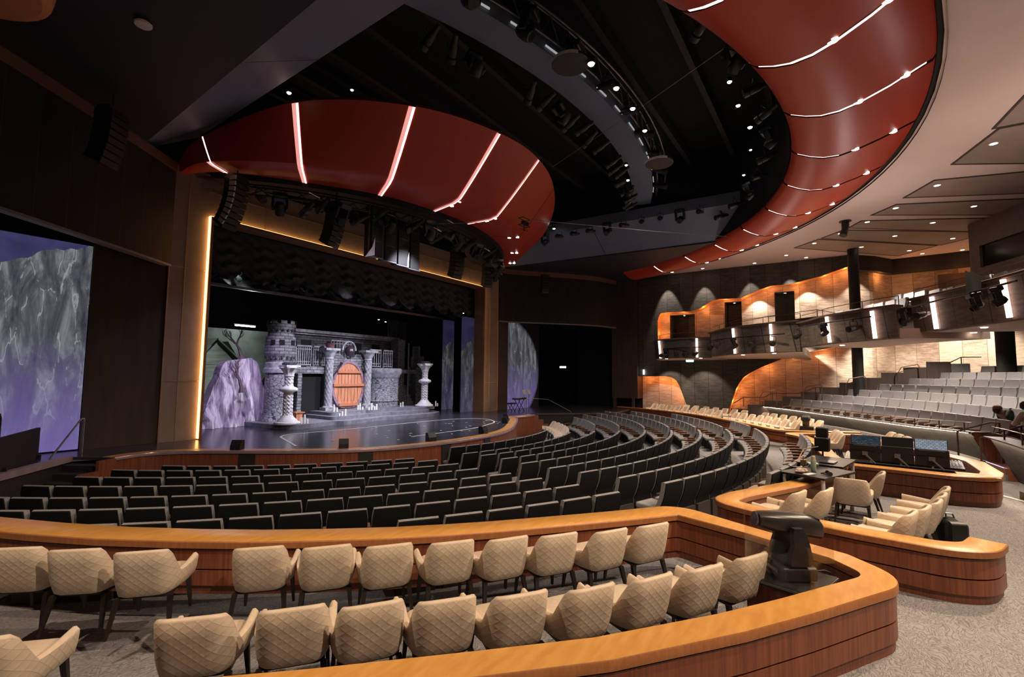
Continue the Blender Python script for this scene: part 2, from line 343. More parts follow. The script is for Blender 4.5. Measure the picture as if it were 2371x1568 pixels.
mb.obj('stringer',m_wood,st)
# right stage stairs (wood cheek stepping down)
st=thing('stage_steps','orange wood sided steps descending from the far corner of the stage','steps',(21.9,13.4,0))
mb=MB(); d=Vector((.85,-.3)).normalized(); t=Vector((.3,.85))
for k in range(4): b=d*(.36*k); mb.prism([(b.x,b.y),(b.x+d.x*.36,b.y+d.y*.36),(b.x+d.x*.36+t.x*.06,b.y+d.y*.36+t.y*.06),(b.x+t.x*.06,b.y+t.y*.06)],-.68,.33-.25*k)
mb.obj('stringer',m_wood,st)
for k in range(4): b=d*(.36*k)+t*.06; mb=MB(); mb.prism([(b.x,b.y),(b.x+d.x*.36,b.y+d.y*.36),(b.x+d.x*.36+t.x*.5,b.y+d.y*.36+t.y*.5),(b.x+t.x*.5,b.y+t.y*.5)],-.68,.30-.25*k); mb.obj('step',m_brownw,st)
# ---------------------------------------------------------------- proscenium
Y0=16.4
def rectwall(mb,x0,x1,z0,z1,y0,y1,mi=0): mb.box(((x0+x1)/2,(y0+y1)/2,(z0+z1)/2),(x1-x0,y1-y0,z1-z0),mi=mi)
pf=thing('proscenium_frame','champagne metal frame around the stage opening with amber edge lighting','proscenium',(13.9,16.4,.37))
def sub(fn,name,m,par,off=(13.9,16.4,.37),**k):
    mb=MB(); fn(mb); mb.v=[(x-off[0],y-off[1],z-off[2]) for x,y,z in mb.v]; return mb.obj(name,m,par,**k)
sub(lambda b:rectwall(b,5.95,6.96,.37,8.75,Y0,Y0+.5),'side_panel',m_gold,pf)
sub(lambda b:rectwall(b,21.32,22.75,.37,8.75,Y0,Y0+.5),'side_panel',m_gold,pf)
sub(lambda b:rectwall(b,6.96,21.32,7.38,8.75,Y0,Y0+.5),'top_panel',m_gold,pf)
sub(lambda b:[rectwall(b,6.36,6.39,.37,8.7,Y0-.012,Y0),rectwall(b,5.93,5.97,.37,8.7,Y0-.03,Y0),rectwall(b,21.95,21.99,.37,8.2,Y0-.012,Y0),rectwall(b,22.72,22.78,.37,8.7,Y0-.03,Y0)]
    +[rectwall(b,x,x+.025,7.4,8.2,Y0-.012,Y0) for x in (8.75,11.0,18.0,20.0)]+[rectwall(b,6.96,21.9,8.18,8.21,Y0-.012,Y0),rectwall(b,5.95,6.96,2.15,2.17,Y0-.012,Y0),rectwall(b,5.95,6.96,5.6,5.62,Y0-.012,Y0),rectwall(b,21.35,22.7,2.0,2.02,Y0-.012,Y0)],'brass_seam',m_seam,pf)
sub(lambda b:[rectwall(b,6.955,6.975,.4,7.36,Y0-.12,Y0),rectwall(b,21.305,21.325,.4,7.36,Y0-.12,Y0),rectwall(b,6.96,21.32,7.36,7.38,Y0-.12,Y0)],'light_channel',glow('amber_edge_glow',(1,.45,.14),5),pf)
sub(lambda b:[rectwall(b,6.975,7.05,.37,7.36,Y0-.16,Y0+.55),rectwall(b,21.23,21.305,.37,7.36,Y0-.16,Y0+.55),rectwall(b,7.05,21.23,7.30,7.36,Y0-.16,Y0+.55)],'inner_rim',mat('orange_bronze_rim',(.35,.17,.08),.4,.3),pf)
# dark side walls in the proscenium plane and curved drum walls over the side stages
mb=MB(); rectwall(mb,4.22,5.94,.37,5.9,Y0+.05,Y0+.3); structure(mb.obj('wall_left',m_brownw))
mb=MB(); rectwall(mb,22.78,23.9,.37,8.7,Y0+.05,Y0+.3); rectwall(mb,-6,33,5.85,9,Y0+1.6,Y0+1.7) if 0 else None; structure(mb.obj('wall_right',m_brownw))
VL=rpath([(-2.5,11.2),(-.5,12.05),(1.78,13.25),(3.25,14.3),(4.78,15.4),(5.95,16.3)],.8); VR=rpath([(22.78,16.3),(23.5,15.9),(24.8,14.8),(26.2,13.6),(27.9,12.4),(29.8,11.9)],.8)
m_drum=panelwall('black_upright_panels',(.008,.0068,.0055),(.004,.0036,.003),0,.62,(.03,.021,.016),.2)
for nm,v,s in (('wall_drum_left',VL,1),('wall_drum_right',VR,1)):
    mb=MB(); sweep(mb,v,[(0,5.62),(0,8.72),(-.2,8.72),(-.2,5.62)]); structure(mb.obj(nm,m_drum))
    mb=MB(); sweep(mb,v,[(.02,5.56),(.02,5.62),(-.2,5.62),(-.2,5.56)]); structure(mb.obj('trim_2',mat('grey_lower_trim',(.20,.17,.18),.5)))
    mb=MB(); sweep(mb,v,[(.03,8.45),(.03,8.72),(-.05,8.72),(-.05,8.45)]); structure(mb.obj('trim_3',mat('lit_top_band',(.16,.075,.05),.5)))  # russet band paints the lit top edge of the drum wall
# stage house (black box behind the opening)
mb=MB(); mb.box((13.9,31,6),(40,.2,14)); mb.box((-6,22,6),(.2,20,14)); mb.box((33,22,6),(.2,20,14)); structure(mb.obj('wall_back',m_void))
mb=MB(); mb.box((13.9,24,10.5),(40,15,.1)); structure(mb.obj('ceiling',m_void))
mb=MB(); rectwall(mb,-6,4.0,5.95,8.8,Y0+.6,Y0+.7); rectwall(mb,23.9,33,5.95,8.8,Y0+.9,Y0+1.0); structure(mb.obj('wall_back',m_void))
# ---------------------------------------------------------------- main ceilings
RI,RO=14.3,17.12
ringpts=[PR(RI-.05,a) for a in range(-150,-29,3)]
mb=MB(); right=[(p.x,p.y) for p in ringpts if p.x>23.5]; mb.prism([(23.5,4.3)]+right+[(30.8,9.0),(30.8,16.5),(22.85,16.5)],8.72,8.8); structure(mb.obj('ceiling',m_dkc))
mb=MB(); left=[(p.x,p.y) for p in ringpts if p.x<4.3]; mb.prism([(4.95,16.5),(-4,16.5),(-4,10)]+left+[(4.3,4.3)],8.72,8.8); structure(mb.obj('ceiling',m_dkc))
for s in (-1,1):
    X=lambda d: 13.9+s*d
    mb=MB(); ye,yf=(2.9,4.2)
    mb.add([(X(9.62),yf,8.78),(X(8.93),16.6,8.78),(X(7.38),16.4,9.8),(X(7.78),ye,9.8),(X(7.78),ye,10.3),(X(7.38),16.4,10.3)],[(0,1,2,3),(3,2,5,4)]); structure(mb.obj('ceiling',m_fascia))
    mb=MB(); mb.add([(X(9.72),4,8.75),(X(9.02),16.6,8.75),(X(8.90),16.6,8.85),(X(9.6),4,8.85)],[(0,1,2,3)]); structure(mb.obj('trim_4',m_void))
    mb=MB(); mb.add([(X(7.95),1,10.3),(X(7.5),16.4,10.3),(X(7.5),16.4,12.6),(X(7.95),1,12.6)],[(0,1,2,3)]); structure(mb.obj('wall_grid',m_void))
    for yy in (9.8,):
        mb=MB(); mb.add([(X(9.24),yy,8.765),(X(9.24),yy+.03,8.765),(X(7.56),yy+.03,9.785),(X(7.56),yy,9.785)],[(0,1,2,3)]); structure(mb.obj('trim_9',m_void))
mb=MB(); mb.lathe([(.01,0),(1.0,0),(1.12,.06),(1.15,.2)],(.88,11.0,8.5),32); structure(mb.obj('trim_10',mat('orange_lit_soffit',(.62,.26,.10),.5,col2=(.58,.23,.09),ns=1)))  # soffit disc, its orange light put into the base colour
tag(MB().lathe([(.01,0),(.13,0),(.14,.03),(.1,.07)],(3.03,10.12,8.64),20).obj('ceiling_speaker',m_white,smooth=True),'small round pale ceiling disc alone on the dark ceiling at upper left','ceiling disc')
mb=MB(); mb.box((13.9,8,12.6),(24,22,.1)); structure(mb.obj('ceiling',m_void))
mb=MB(); mb.box((13.9,16.9,11.6),(24,.2,6)); mb.grid([[PR(RI-.02,a,z) for a in range(-160,-19,4)] for z in (8.8,12.6)]); structure(mb.obj('wall_grid',m_void))
# joists in the void
for k in range(9):
    mb=MB(); mb.box((13.9,1.6+k*1.75,12.1),(16.5,.18,.45)); structure(mb.obj('trim_5',m_blackw))
# lighting bridge: curved grey soffit across the void
mb=MB(); cb=lambda r,a,z=0: Vector((13.9+r*math.cos(math.radians(a)),24.95+r*math.sin(math.radians(a)),z))
br=arc(19.2,-112.2,-66.3,40,cb); sweep(mb,br,[(-.42,10.5),(.42,10.5),(.42,10.95),(.34,10.95),(.34,10.56),(-.34,10.56),(-.34,10.95),(-.42,10.95)])
tb=thing('lighting_bridge','long curved slate grey lighting bridge arching across the dark ceiling void','lighting bridge'); mb.obj('soffit',m_fascia,tb,smooth=False)
mb=MB()
for dr,z in ((.62,10.7),(.62,11.3),(.95,11.0)): mb.tube([cb(19.2+dr,a,z) for a in range(-112,-67,2)],.03,6)
for i,a in enumerate(range(-112,-68,1)): z0,z1=(10.7,11.3) if i%2 else (11.3,10.7); mb.cyl(cb(19.82,a,z0),cb(19.82,a+1,z1),.018,n=5)
mb.obj('truss',m_grey,tb)
g_mk=glow('bridge_marker_glow',(.8,.78,.75),.35)
for k in range(12): a=-108+k*3.4; mb=MB(); mb.box(cb(19.66,a,10.62),(.55,.03,.04),math.radians(a+90)); mb.obj('marker_strip',g_mk,tb)
# ---------------------------------------------------------------- red ceiling ring
RIBS=[-27.8+(-9.57)*k for k in range(14)]
PROF=[(14.3,8.86),(14.32,8.74),(14.45,8.62),(14.75,8.48),(15.05,8.39),(15.4,8.38),(15.8,8.47),(16.3,8.64),(17.0,8.93),(17.06,9.05)]
ring=thing('ceiling_ring','great curved red lacquered ceiling ring with rose light lines, over the boxes','ceiling ring',(13.9,15.1,8.4))
def ringmesh(a0,a1,prof,n=8,dz=0): return [[PR(r,a0+(a1-a0)*i/n,z+dz)-Vector((13.9,15.1,8.4)) for i in range(n+1)] for r,z in prof]
mb=MB()
for a0,a1 in zip(RIBS,RIBS[1:]): pass
for i,(a0,a1) in enumerate(zip([-18.3]+RIBS,RIBS+[-161.5])):
    mb=MB(); g=.36; mb.grid(ringmesh(a0-g,a1+g*.2,PROF),flip=True); mb.obj('panel',m_red,ring,smooth=True,angle=60)
mb=MB(); mb.grid(ringmesh(-18,-162,[(14.36,8.95),(14.6,8.66),(15.05,8.50),(15.5,8.50),(16.3,8.76),(17.0,9.05)],60),flip=True); mb.obj('backing',mat('dark_red_seam',(.04,.008,.006),.6),ring,smooth=True)
for a in RIBS:
    mb=MB(); w=.055
    pr=[(14.45,8.70),(14.75,8.56),(15.05,8.47),(15.4,8.455),(15.8,8.53),(16.3,8.70),(16.9,8.97)]
    far=a>-60; pr=pr if a<-88 else (pr[:4] if a<-60 or True else pr)
    vs=[[PR(r,a+q/r*57.3,z-.03)-Vector((13.9,15.1,8.4)) for q in (-w*.25,w)] for r,z in pr]
    mb.grid(vs,flip=True); mb.obj('light_line',g_ring,ring)
    for rr,zz in ((15.75,8.50),(16.55,8.78)):
        c=PR(rr,a-.25,zz-.03)-Vector((13.9,15.1,8.4)); mb=MB(); mb.lathe([(.001,-.012),(.085,-.012),(.085,.02)],c,14,sx=1,sy=1); mb.obj('downlight',g_white,ring)
mb=MB(); mb.grid([[PR(r,a,z) for a in range(-170,-9,3)] for r,z in ((17.04,9.1),(17.06,8.99),(17.2,8.99),(17.2,8.9))]); structure(mb.obj('trim_6',m_void))
# cream ceiling
mb=MB(); mb.grid([[PR(r,a,8.95) for a in range(-190,11,4)] for r in (17.15,22,34)],flip=True); structure(mb.obj('ceiling',m_crm,smooth=True))
# ---------------------------------------------------------------- red stage canopy
CF=[(5.95,16.2,8.74),(6.14,15.2,9.35),(7.27,12.25,10.0),(9.22,9.65,10.0),(11.78,8.5,10.0),(14.04,8.42,10.0),(16.6,9.25,10.0),(19.55,11.0,9.95),(21.2,12.85,9.35),(22.35,15.5,8.70)]
CC=[(6.0,16.22,8.45),(6.14,14.54,8.38),(7.72,12.6,8.38),(9.82,11.2,8.38),(12.28,10.6,8.38),(14.43,10.6,8.38),(17.1,11.3,8.38),(19.3,12.9,8.38),(20.9,14.1,8.38),(22.0,15.9,8.45)]
CB_=[(6.1,16.3,8.42),(6.75,14.9,8.40),(8.49,13.6,8.40),(10.5,12.45,8.40),(12.6,11.98,8.40),(14.4,11.9,8.40),(16.2,12.2,8.40),(18.4,13.1,8.40),(20.3,14.5,8.40),(21.8,16.1,8.42)]
def crom(T,s):
    s=max(0,min(len(T)-1.0001,s)); i=int(s); f=s-i; g=lambda k: Vector(T[max(0,min(len(T)-1,k))]); a,b,c,d=g(i-1),g(i),g(i+1),g(i+2)
    return .5*((2*b)+(c-a)*f+(2*a-5*b+4*c-d)*f*f+(3*b-a-3*c+d)*f**3)
def cback(t):
    x=6.05+(21.85-6.05)*t; y=21.4-math.sqrt(max(0,9.6**2-(x-13.9)**2)); return Vector((x,y,8.40))
can=thing('stage_canopy','domed red lacquered canopy with pink light lines jutting over the stage front','canopy',(13.9,14,8.4)); co=Vector((13.9,14,8.4))
def canrow(s_):
    f,c_,b=crom(CF,s_),crom(CC,s_),crom(CB_,s_); out=[b,b.lerp(c_,.5),b.lerp(c_,.85)]
    for k in (.06,.16,.4,.65,.88): q=c_.lerp(f,k); q.z=c_.z+(f.z-c_.z)*(k**1.1); out.append(q)
    out+=[f]; g2=f.lerp(Vector((13.9,14,f.z)),.02); out.append(Vector((g2.x,g2.y,f.z+.14))); return out
for k in range(9):
    mb=MB(); g=.012; rows=[canrow(k+(g if k else 0)+(1-(g if k else 0)-g)*i/8) for i in range(9)]; mb.grid([[p-co for p in r] for r in rows],flip=False); mb.obj('panel',m_red,can,smooth=True,angle=50)
m_drs=mat('dark_red_seam_b',(.04,.008,.006),.6)
for s_ in (6,7,8):
    mb=MB(); mb.grid([[p+Vector((0,0,.012))-co for p in canrow(s_+e)] for e in (-.03,0,.03)]); mb.obj('seam',m_drs,can)
LW={1:.07,2:.085,3:.08,4:.06,5:.05}
for s_ in range(1,6):
    ln=(crom(CF,s_+.5)-crom(CF,s_-.5)).length; k=LW[s_]/ln; dn=lambda r,z: [p+Vector((0,0,z))-co for p in r[:-1]]
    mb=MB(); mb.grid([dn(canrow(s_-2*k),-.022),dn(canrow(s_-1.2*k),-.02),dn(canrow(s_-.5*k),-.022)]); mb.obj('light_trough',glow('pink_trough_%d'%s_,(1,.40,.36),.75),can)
    mb=MB(); mb.grid([dn(canrow(s_-.5*k),-.025),dn(canrow(s_+.4*k),-.025)]); mb.obj('light_line',g_rib,can)
for s_ in (4,5,6,7,8):
    r=canrow(s_)
    for k in (.25,.75): p=r[1].lerp(r[3],k)-co+Vector((.12,0,-.01)); mb=MB(); mb.lathe([(.001,-.02),(.065,-.02),(.065,.02)],p,12); mb.obj('downlight',g_white,can)
# ---------------------------------------------------------------- right side wall
UP=[(9.42,6.0),(9.36,6.3),(9.2,6.48),(8.8,6.52),(7.4,6.48),(6.9,6.6),(6.1,7.05),(5.7,7.12),(4.55,7.08),(3.5,7.5),(2.94,7.66),(2.0,7.66),(.55,7.95),(-.8,8.38)]
A2=[(10.7,2.45),(8.95,2.46),(8.6,2.40),(8.33,2.24),(8.15,1.95),(8.02,1.6),(7.67,.6),(7.5,0)]
A1=[(5.45,0),(5.25,.67),(4.9,1.75),(4.71,2.12),(4.5,2.42),(4.2,2.66),(3.6,3.0),(2.2,3.64),(1.28,3.85),(-1.0,4.3)]
def cur(tab,y): return lerp(sorted(tab),y)
def strips(mb,Xw,ys,ivs,mi=0):
    for y0,y1 in zip(ys,ys[1:]):
        a=ivs(y0+1e-4);b=ivs(y1-1e-4)
        if len(a)!=len(b): a=b=ivs((y0+y1)/2)
        for (p,q),(r,s_) in zip(a,b):
            if q-p>.01 or s_-r>.01: mb.add([(Xw,y0,p),(Xw,y0,q),(Xw,y1,s_),(Xw,y1,r)],[(0,1,2,3)],mi)
ys=sorted(set([round(-1+.1*i,2) for i in range(118)]+[9.43,7.5,5.45]))
def ivo(y):
    if y>9.43: return [(max(0,cur(A2,y)),9.0)] if y<10.7 else [(0,9.0)]
    up=cur(UP,y); lo=cur(A2,y) if y>7.5 else (0 if y>5.45 else cur(A1,y)); return [(lo,4.15),(up,9.0)]
mb=MB(); strips(mb,30.6,ys,ivo); structure(mb.obj('wall_house_right',m_dark))
mb=MB(); W2=.75
for tab in (UP+[],A2,A1): 
    for (y0,z0),(y1,z1) in zip(tab,tab[1:]): mb.add([(30.6,y0,z0),(30.6,y1,z1),(30.6+W2,y1,z1),(30.6+W2,y0,z0)],[(0,1,2,3)])
mb.add([(30.6,9.42,4.0),(30.6,9.42,6.0),(30.6+W2,9.42,6.0),(30.6+W2,9.42,4.0)],[(0,1,2,3)])
structure(mb.obj('trim_7',m_lrev))
DO=[(7.3,8.85,6.40),(4.6,5.55,7.0),(1.85,2.85,7.38)]
def ivi(y):
    for a,b,z in DO:
        if a<=y<=b: return [(0,4.1),(z,9.0)]
    return [(0,4.1),(4.1,9.0)]
ys2=sorted(set(ys+[x for d in DO for x in d[:2]])); mb=MB(); strips(mb,31.35,ys2,ivi); structure(mb.obj('wall_recess_right',m_light))
for i,(a,b,z) in enumerate(DO):
    mb=MB(); mb.add([(31.35,a,4.1),(31.35,b,4.1),(31.35,b,z),(31.35,a,z),(32.6,a,4.1),(32.6,b,4.1),(32.6,b,z),(32.6,a,z)],[(4,5,6,7),(0,4,7,3),(1,2,6,5),(3,7,6,2)]); structure(mb.obj('door_%d'%(i+1),m_dark))
    mb=MB(); mb.lathe([(.001,0),(.06,0)],(31.9,(a+b)/2,z-.01),10); tag(mb.obj('downlight',g_white),['small round downlight inside the first upper doorway from the stage','small round downlight inside the second upper doorway from the stage','small round downlight inside the third upper doorway from the stage'][i],'light')
# brown cladding between stage and side wall
mb=MB(); mb.box((30.9,11.6,4.95),(.9,1.75,7.9)); structure(mb.obj('wall_house_right',m_brownw))
mb=MB(); mb.box((31.6,13,4),(.3,5,10)); structure(mb.obj('wall_house_right',m_void))
mb=MB(); mb.box((30.5,12.3,.45),(.3,.14,1.1)); mb.box((30.4,11.0,.55),(.12,.14,1.1)); structure(mb.obj('trim_8',m_brownw))
# rear part of the house wall: kink, header and boards
m_light2=panelwall('pale_board_wall_rear',(.66,.53,.41),(.25,.18,.13),1,.9,(.2,.14,.1),.75,blocks=2.6)
RW=[Vector(p) for p in ((31.35,-1),(31.9,-1.6),(33.6,-2.7),(33.2,-6.2),(31.5,-12))]
mb=MB(); sweep(mb,RW,[(0,0),(0,8.2),(-.3,8.2),(-.3,0)]); structure(mb.obj('wall_house_rear',m_light2))
mb=MB(); sweep(mb,[Vector(p) for p in ((30.6,-.9),(31.6,-1.9),(32.9,-2.7),(32.6,-6.2),(31,-12))],[(0,8.15),(0,9.0),(-.3,9.0),(-.3,8.15)]); structure(mb.obj('wall_header_rear',m_blackw))
mb=MB(); mb.box((33.0,-5.2,6.9),(.1,1.3,2.0)); structure(mb.obj('door_4',m_brownw))
# ---------------------------------------------------------------- low curved wooden box walls
WS=[None]
def lowwall(path,label,w=.3,h=.58,zb=0,closed=False,plinth=True):
    t=thing('box_wall',label,'low wall',(path[len(path)//2].x,path[len(path)//2].y,0),0,'curved wooden walls around the seating boxes'); o=Vector((t.location.x,t.location.y))
    p=[v-o for v in path]; a=w/2; SC[0]=[WS[0](v) for v in path] if WS[0] else None
    mb=MB(); sweep(mb,p,[(-a,h-.075),(-a,h-.01),(-a+.012,h),(a-.012,h),(a,h-.01),(a,h-.075)],[1,1,0,1,1,1]); mb.obj('ledge',[m_woodtop,mat('ledge_edge_wood',(.38,.16,.055),.4,col2=(.32,.12,.04),sc=(8,8,2))] if not WM else WM,t,smooth=True,angle=40)
    k=a-.03; z1=h-.095; zm=.27; zl=.095
    mb=MB(); sweep(mb,p,[(-k+.02,z1+.03),(-k+.02,zl),(k-.02,zl),(k-.02,z1+.03)]); mb.obj('shadow_gap',m_groove,t)
    mb=MB(); sweep(mb,p,[(-k,zm+.008),(-k,z1),(k,z1),(k,zm+.008)]); mb.obj('upper_panel',m_wood,t,smooth=True,angle=40)
    mb=MB(); sweep(mb,p,[(-k,zl+.005),(-k,zm-.008),(k,zm-.008),(k,zl+.005)]); mb.obj('lower_panel',m_wood,t,smooth=True,angle=40)
    mb=MB(); k-=.03; sweep(mb,p,[(-k,zb),(-k,zl+.01),(k,zl+.01),(k,zb)]); mb.obj('plinth',m_plinth,t); SC[0]=None
    return t
WM=[m_woodtop,mat('ledge_edge_wood',(.36,.14,.05),.4,col2=(.30,.11,.035),sc=(8,8,2))]
def pp(R,a): q=P(R,a); return Vector((q.x,q.y))
FW=[(-150,15.35),(-145,15.75),(-141,16.05),(-135,16.6),(-129.5,17.05),(-124.5,17.40),(-121,17.6),(-117.5,17.78),(-115,17.95),(-112.4,18.12)]
f1=[pp(lerp(FW,a),a) for a in (-150,-145,-141,-138,-135,-132,-129.5,-127,-124.5,-122.5,-120.5,-118.5,-116.5,-115,-113.5)]
corner=[pp(18.15,-112.15)]; side=[pp(19.2,-112.15),pp(20.2,-112.2)]; c2=[pp(20.72,-112.85)]
OW=[(-114.5,20.64),(-116.5,20.57),(-118.5,20.50),(-121.6,20.37),(-124,20.21),(-127,20.05),(-131,19.87),(-136,19.6),(-142,19.4)]
path1=rpath(f1+corner+side+c2+[pp(r,a) for a,r in OW],[0]*15+[.55]+[0,0]+[.75]+[0]*9,8)
def wsc(v):
    r=(v-Vector((CX,CY))).length; return 1. if r<18.1 else max(.66,1-(r-18.1)*.34)
WS[0]=wsc
lowwall(path1,'nearest honey topped curved wooden wall, wrapping round both rows of large armchairs',.44)
WS[0]=None
lowwall(rpath([pp(18.75,-93.2),pp(18.72,-96),pp(18.65,-99),pp(18.45,-102.5),pp(18.28,-105),pp(18.18,-107),pp(18.2,-108.9),pp(19.1,-109.1),pp(20,-108.8),pp(20.75,-108.35),pp(21.0,-107.7),pp(21.02,-106.6)],[0,0,0,0,0,0,.5,0,0,.4,.3,0],6),'curved wooden wall around the middle box with the black table',.34)
lowwall(rpath([pp(18.75,-92.6),pp(19.6,-92.7),pp(20.6,-92.9),pp(21.15,-92.4),pp(21.3,-90.5),pp(21.35,-86.5),pp(21.1,-83.5),pp(20.6,-81.5)],[0,0,0,.5,0,0,.5,0],6),'wooden wall around the mixing desk with six black monitors',.34)
lowwall(rpath([pp(18.75,-92.4),pp(18.5,-88),pp(18.45,-82),pp(18.3,-76),pp(18.0,-73.9),pp(18.9,-72.8),pp(20.3,-72.8)],[0,0,0,0,.3,0,0],5),'wooden wall with a sharp corner behind the last curved seat row',.34)
lowwall(rpath([pp(17.25,-24),pp(17.4,-29),pp(17.6,-37),pp(17.7,-45),pp(17.75,-52),pp(17.9,-61.5),pp(18.1,-66.5),pp(18.35,-68.4),pp(19.2,-68.4),pp(20.9,-67.6)],[0,0,0,0,0,0,0,.4,0,0],5),'far long curved wooden wall in front of the two distant armchair rows',.26,.50)
mb=MB(); mb.box((0,0,0),(.42,.62,.05)); t_=mb.obj('shelf_board',m_woodtop); t_.location=P(21.0,-92.0,.545); t_.rotation_euler=(0,0,math.radians(-92+90)); tag(t_,'small honey wood shelf filling the corner of the mixing desk wall','shelf')
# ---------------------------------------------------------------- cream quilted armchair
def quilt():
    m=mat('quilted_cream_leather',(.62,.49,.36),.5,spec=.4); N,L=nt(m); b=N['Principled BSDF']; uv=N.new('ShaderNodeUVMap'); sp=N.new('ShaderNodeSeparateXYZ'); L.new(uv.outputs[0],sp.inputs[0])
    a=math_(N,L,'ADD',sp.outputs[0],sp.outputs[1]); c=math_(N,L,'SUBTRACT',sp.outputs[0],sp.outputs[1]); q=[]
    for x in (a,c): q.append(math_(N,L,'ABSOLUTE',math_(N,L,'SINE',math_(N,L,'MULTIPLY',x,PI/.072))))
    mn=math_(N,L,'MINIMUM',q[0],q[1]); h=math_(N,L,'POWER',mn,.45)
    bp=N.new('ShaderNodeBump'); bp.inputs['Strength'].default_value=.22; bp.inputs['Distance'].default_value=.010; L.new(h,bp.inputs['Height']); L.new(bp.outputs[0],b.inputs['Normal'])
    L.new(mixc(N,L,math_(N,L,'LESS_THAN',mn,.10),(.60,.49,.375),(.47,.375,.28)),b.inputs['Base Color']); return m
m_quilt=quilt()
def make_armchair(label,cat='armchair',group=None):
    t=thing('quilted_armchair',label,cat,(0,0,0),0,group)
    # tub path in plan: right arm front -> back -> left arm front (chair faces +y)
    pl=[]; n=28
    base=rpath([(.250,.26),(.250,.0),(.190,-.235),(-.190,-.235),(-.250,.0),(-.250,.26)],[0,.10,.09,.09,.10,0],6)
    tot=[0]
    for a,b in zip(base,base[1:]): tot.append(tot[-1]+(b-a).length)
    T=tot[-1]
    def hgt(s):   # height of the rim
        u=abs(s/T-.5)*2      # 0 at back centre,1 at arm front
        if u<.29: return .795-.010*(max(0,u-.17)/.12)**2
        h0=.785
        if u<.47: k=(u-.29)/.18; k=k*k*(3-2*k); return .785-.26*k
        return .525+.03*((u-.47)/.53)
    rows=[];uvs=[]
    for i,p in enumerate(base):
        s=tot[i]; h=hgt(s); tn=(base[min(i+1,len(base)-1)]-base[max(i-1,0)]).normalized(); nrm=Vector((tn.y,-tn.x))
        if nrm.dot(p)<0: nrm=-nrm
        sec=[]
        def q(off,z):
            lean=.012+.085*(max(0,z-.36)/.4); u_=abs(s/T-.5)*2; k=min(1,max(0,1-(u_-.27)/.22)); k=k*k*(3-2*k); 
            return Vector((p.x*(1+.07*(z-.36)/.4),p.y-lean*k,z))+Vector((nrm.x,nrm.y,0))*(off+.006)
        shrink=.05
        sec=[q(-.012,.345),q(.012,.36),q(.024,.43),q(.030,.50),q(.028,(.5+h)/2),q(.022,h-.02),q(.004,h-.002),q(-.018,h-.004),q(-.030,h-.03),q(-.036,(.46+h)/2),q(-.04,.46),q(-.04,.38)]
        rows.append(sec); uvs.append(s)
    mb=MB(); mb.grid(rows,flip=True); N0=len(rows[0])
    mb.f+=[tuple(range(N0)),tuple(reversed(range((len(rows)-1)*N0,len(rows)*N0)))]; mb.m+=[0,0]
    # outer faces (first sections) quilted, rim and inside plain
    mi=[]
    for k,f in enumerate(mb.f):
        j=[x%N0 for x in f]; mi.append(1 if (len(f)==4 and max(j)<=5) else 0)
    mb.m=mi; o=mb.obj('tub_shell',[m_cream,m_quilt],t,smooth=True,angle=80)
    ul=o.data.uv_layers.new(name='UVMap')
    for lp in o.data.loops: v=lp.vertex_index; ul.data[lp.index].uv=(uvs[v//N0] if v//N0<len(uvs) else 0,mb.v[v][2])
    mb=MB(); pts=rpath([(.235,.30),(.24,-.18),(.19,-.22),(-.19,-.22),(-.24,-.18),(-.235,.30)],[.1,0,.05,.05,0,.1],5,closed=True); pts=[(p.x,p.y) for p in pts]
    def ring_(k,z): return [(x*k,(y-.03)*k+.03,z) for x,y in pts]
    mb.grid([ring_(.90,.375),ring_(.985,.39),ring_(1,.42),ring_(.985,.452),ring_(.93,.468)],closed=True); mb.f.append(tuple(range(4*len(pts),5*len(pts)))); mb.m.append(0)
    mb.obj('seat_cushion',m_cream,t,smooth=True,angle=60)
    mb=MB(); mb.grid([[(x*.93,y*.95,z) for x,y in pts] for z in (.385,.345,.322)],closed=True); mb.f.append(tuple(reversed(range(2*len(pts),3*len(pts))))); mb.m.append(0); mb.obj('seat_frame',m_leg,t)
    for sx,y,dx,dy in ((-1,.24,.02,.05),(1,.24,.02,.05),(-1,-.20,.035,-.09),(1,-.20,.035,-.09)):
        mb=MB(); x=sx*.215; mb.v=[]; q0=[(x-.022,y-.022,.33),(x+.022,y-.022,.33),(x+.022,y+.022,.33),(x-.022,y+.022,.33)]; cx,cy=x+sx*dx,y+dy
        q1=[(cx-.012,cy-.012,0),(cx+.012,cy-.012,0),(cx+.012,cy+.012,0),(cx-.012,cy+.012,0)]
        mb.add(q0+q1,[(0,1,5,4),(1,2,6,5),(2,3,7,6),(3,0,4,7),(4,5,6,7),(3,2,1,0)]); mb.obj('leg',m_leg,t)
    return t
def face(a): return math.radians(a+90)      # rotation so that +y looks to the hall centre
ch0=None
def chair(R,a,label,turn=0,group=None,dz=0):
    global ch0
    loc=P(R,a,dz); rz=face(a)+math.radians(turn)
    if ch0 is None: ch0=make_armchair(label); ch0.location=loc; ch0.rotation_euler=(0,0,rz); c=ch0
    else: c=dup(ch0,loc,rz,label)
    if group: c['group']=group
    return c
fr=[(17.64,-135.8),(17.78,-133.95),(17.95,-132.0),(18.1,-128.7),(18.25,-126.8),(18.4,-125.0),(18.52,-123.1),(18.63,-121.4),(18.74,-119.7),(18.87,-117.95),(18.93,-116.2)]
nm=['cut off at the photo\'s left edge','second from the left edge','just left of the wide gap','just right of the wide gap','second right of the gap','third right of the gap','fourth right of the gap','fifth right of the gap','sixth right of the gap','second from the right end','at the right end']
for (r,a),s in zip(fr,nm): chair(r-.31,a,'cream quilted armchair, front row of the nearest box, '+s,rnd.uniform(-3,3),'cream armchairs in the nearest box')
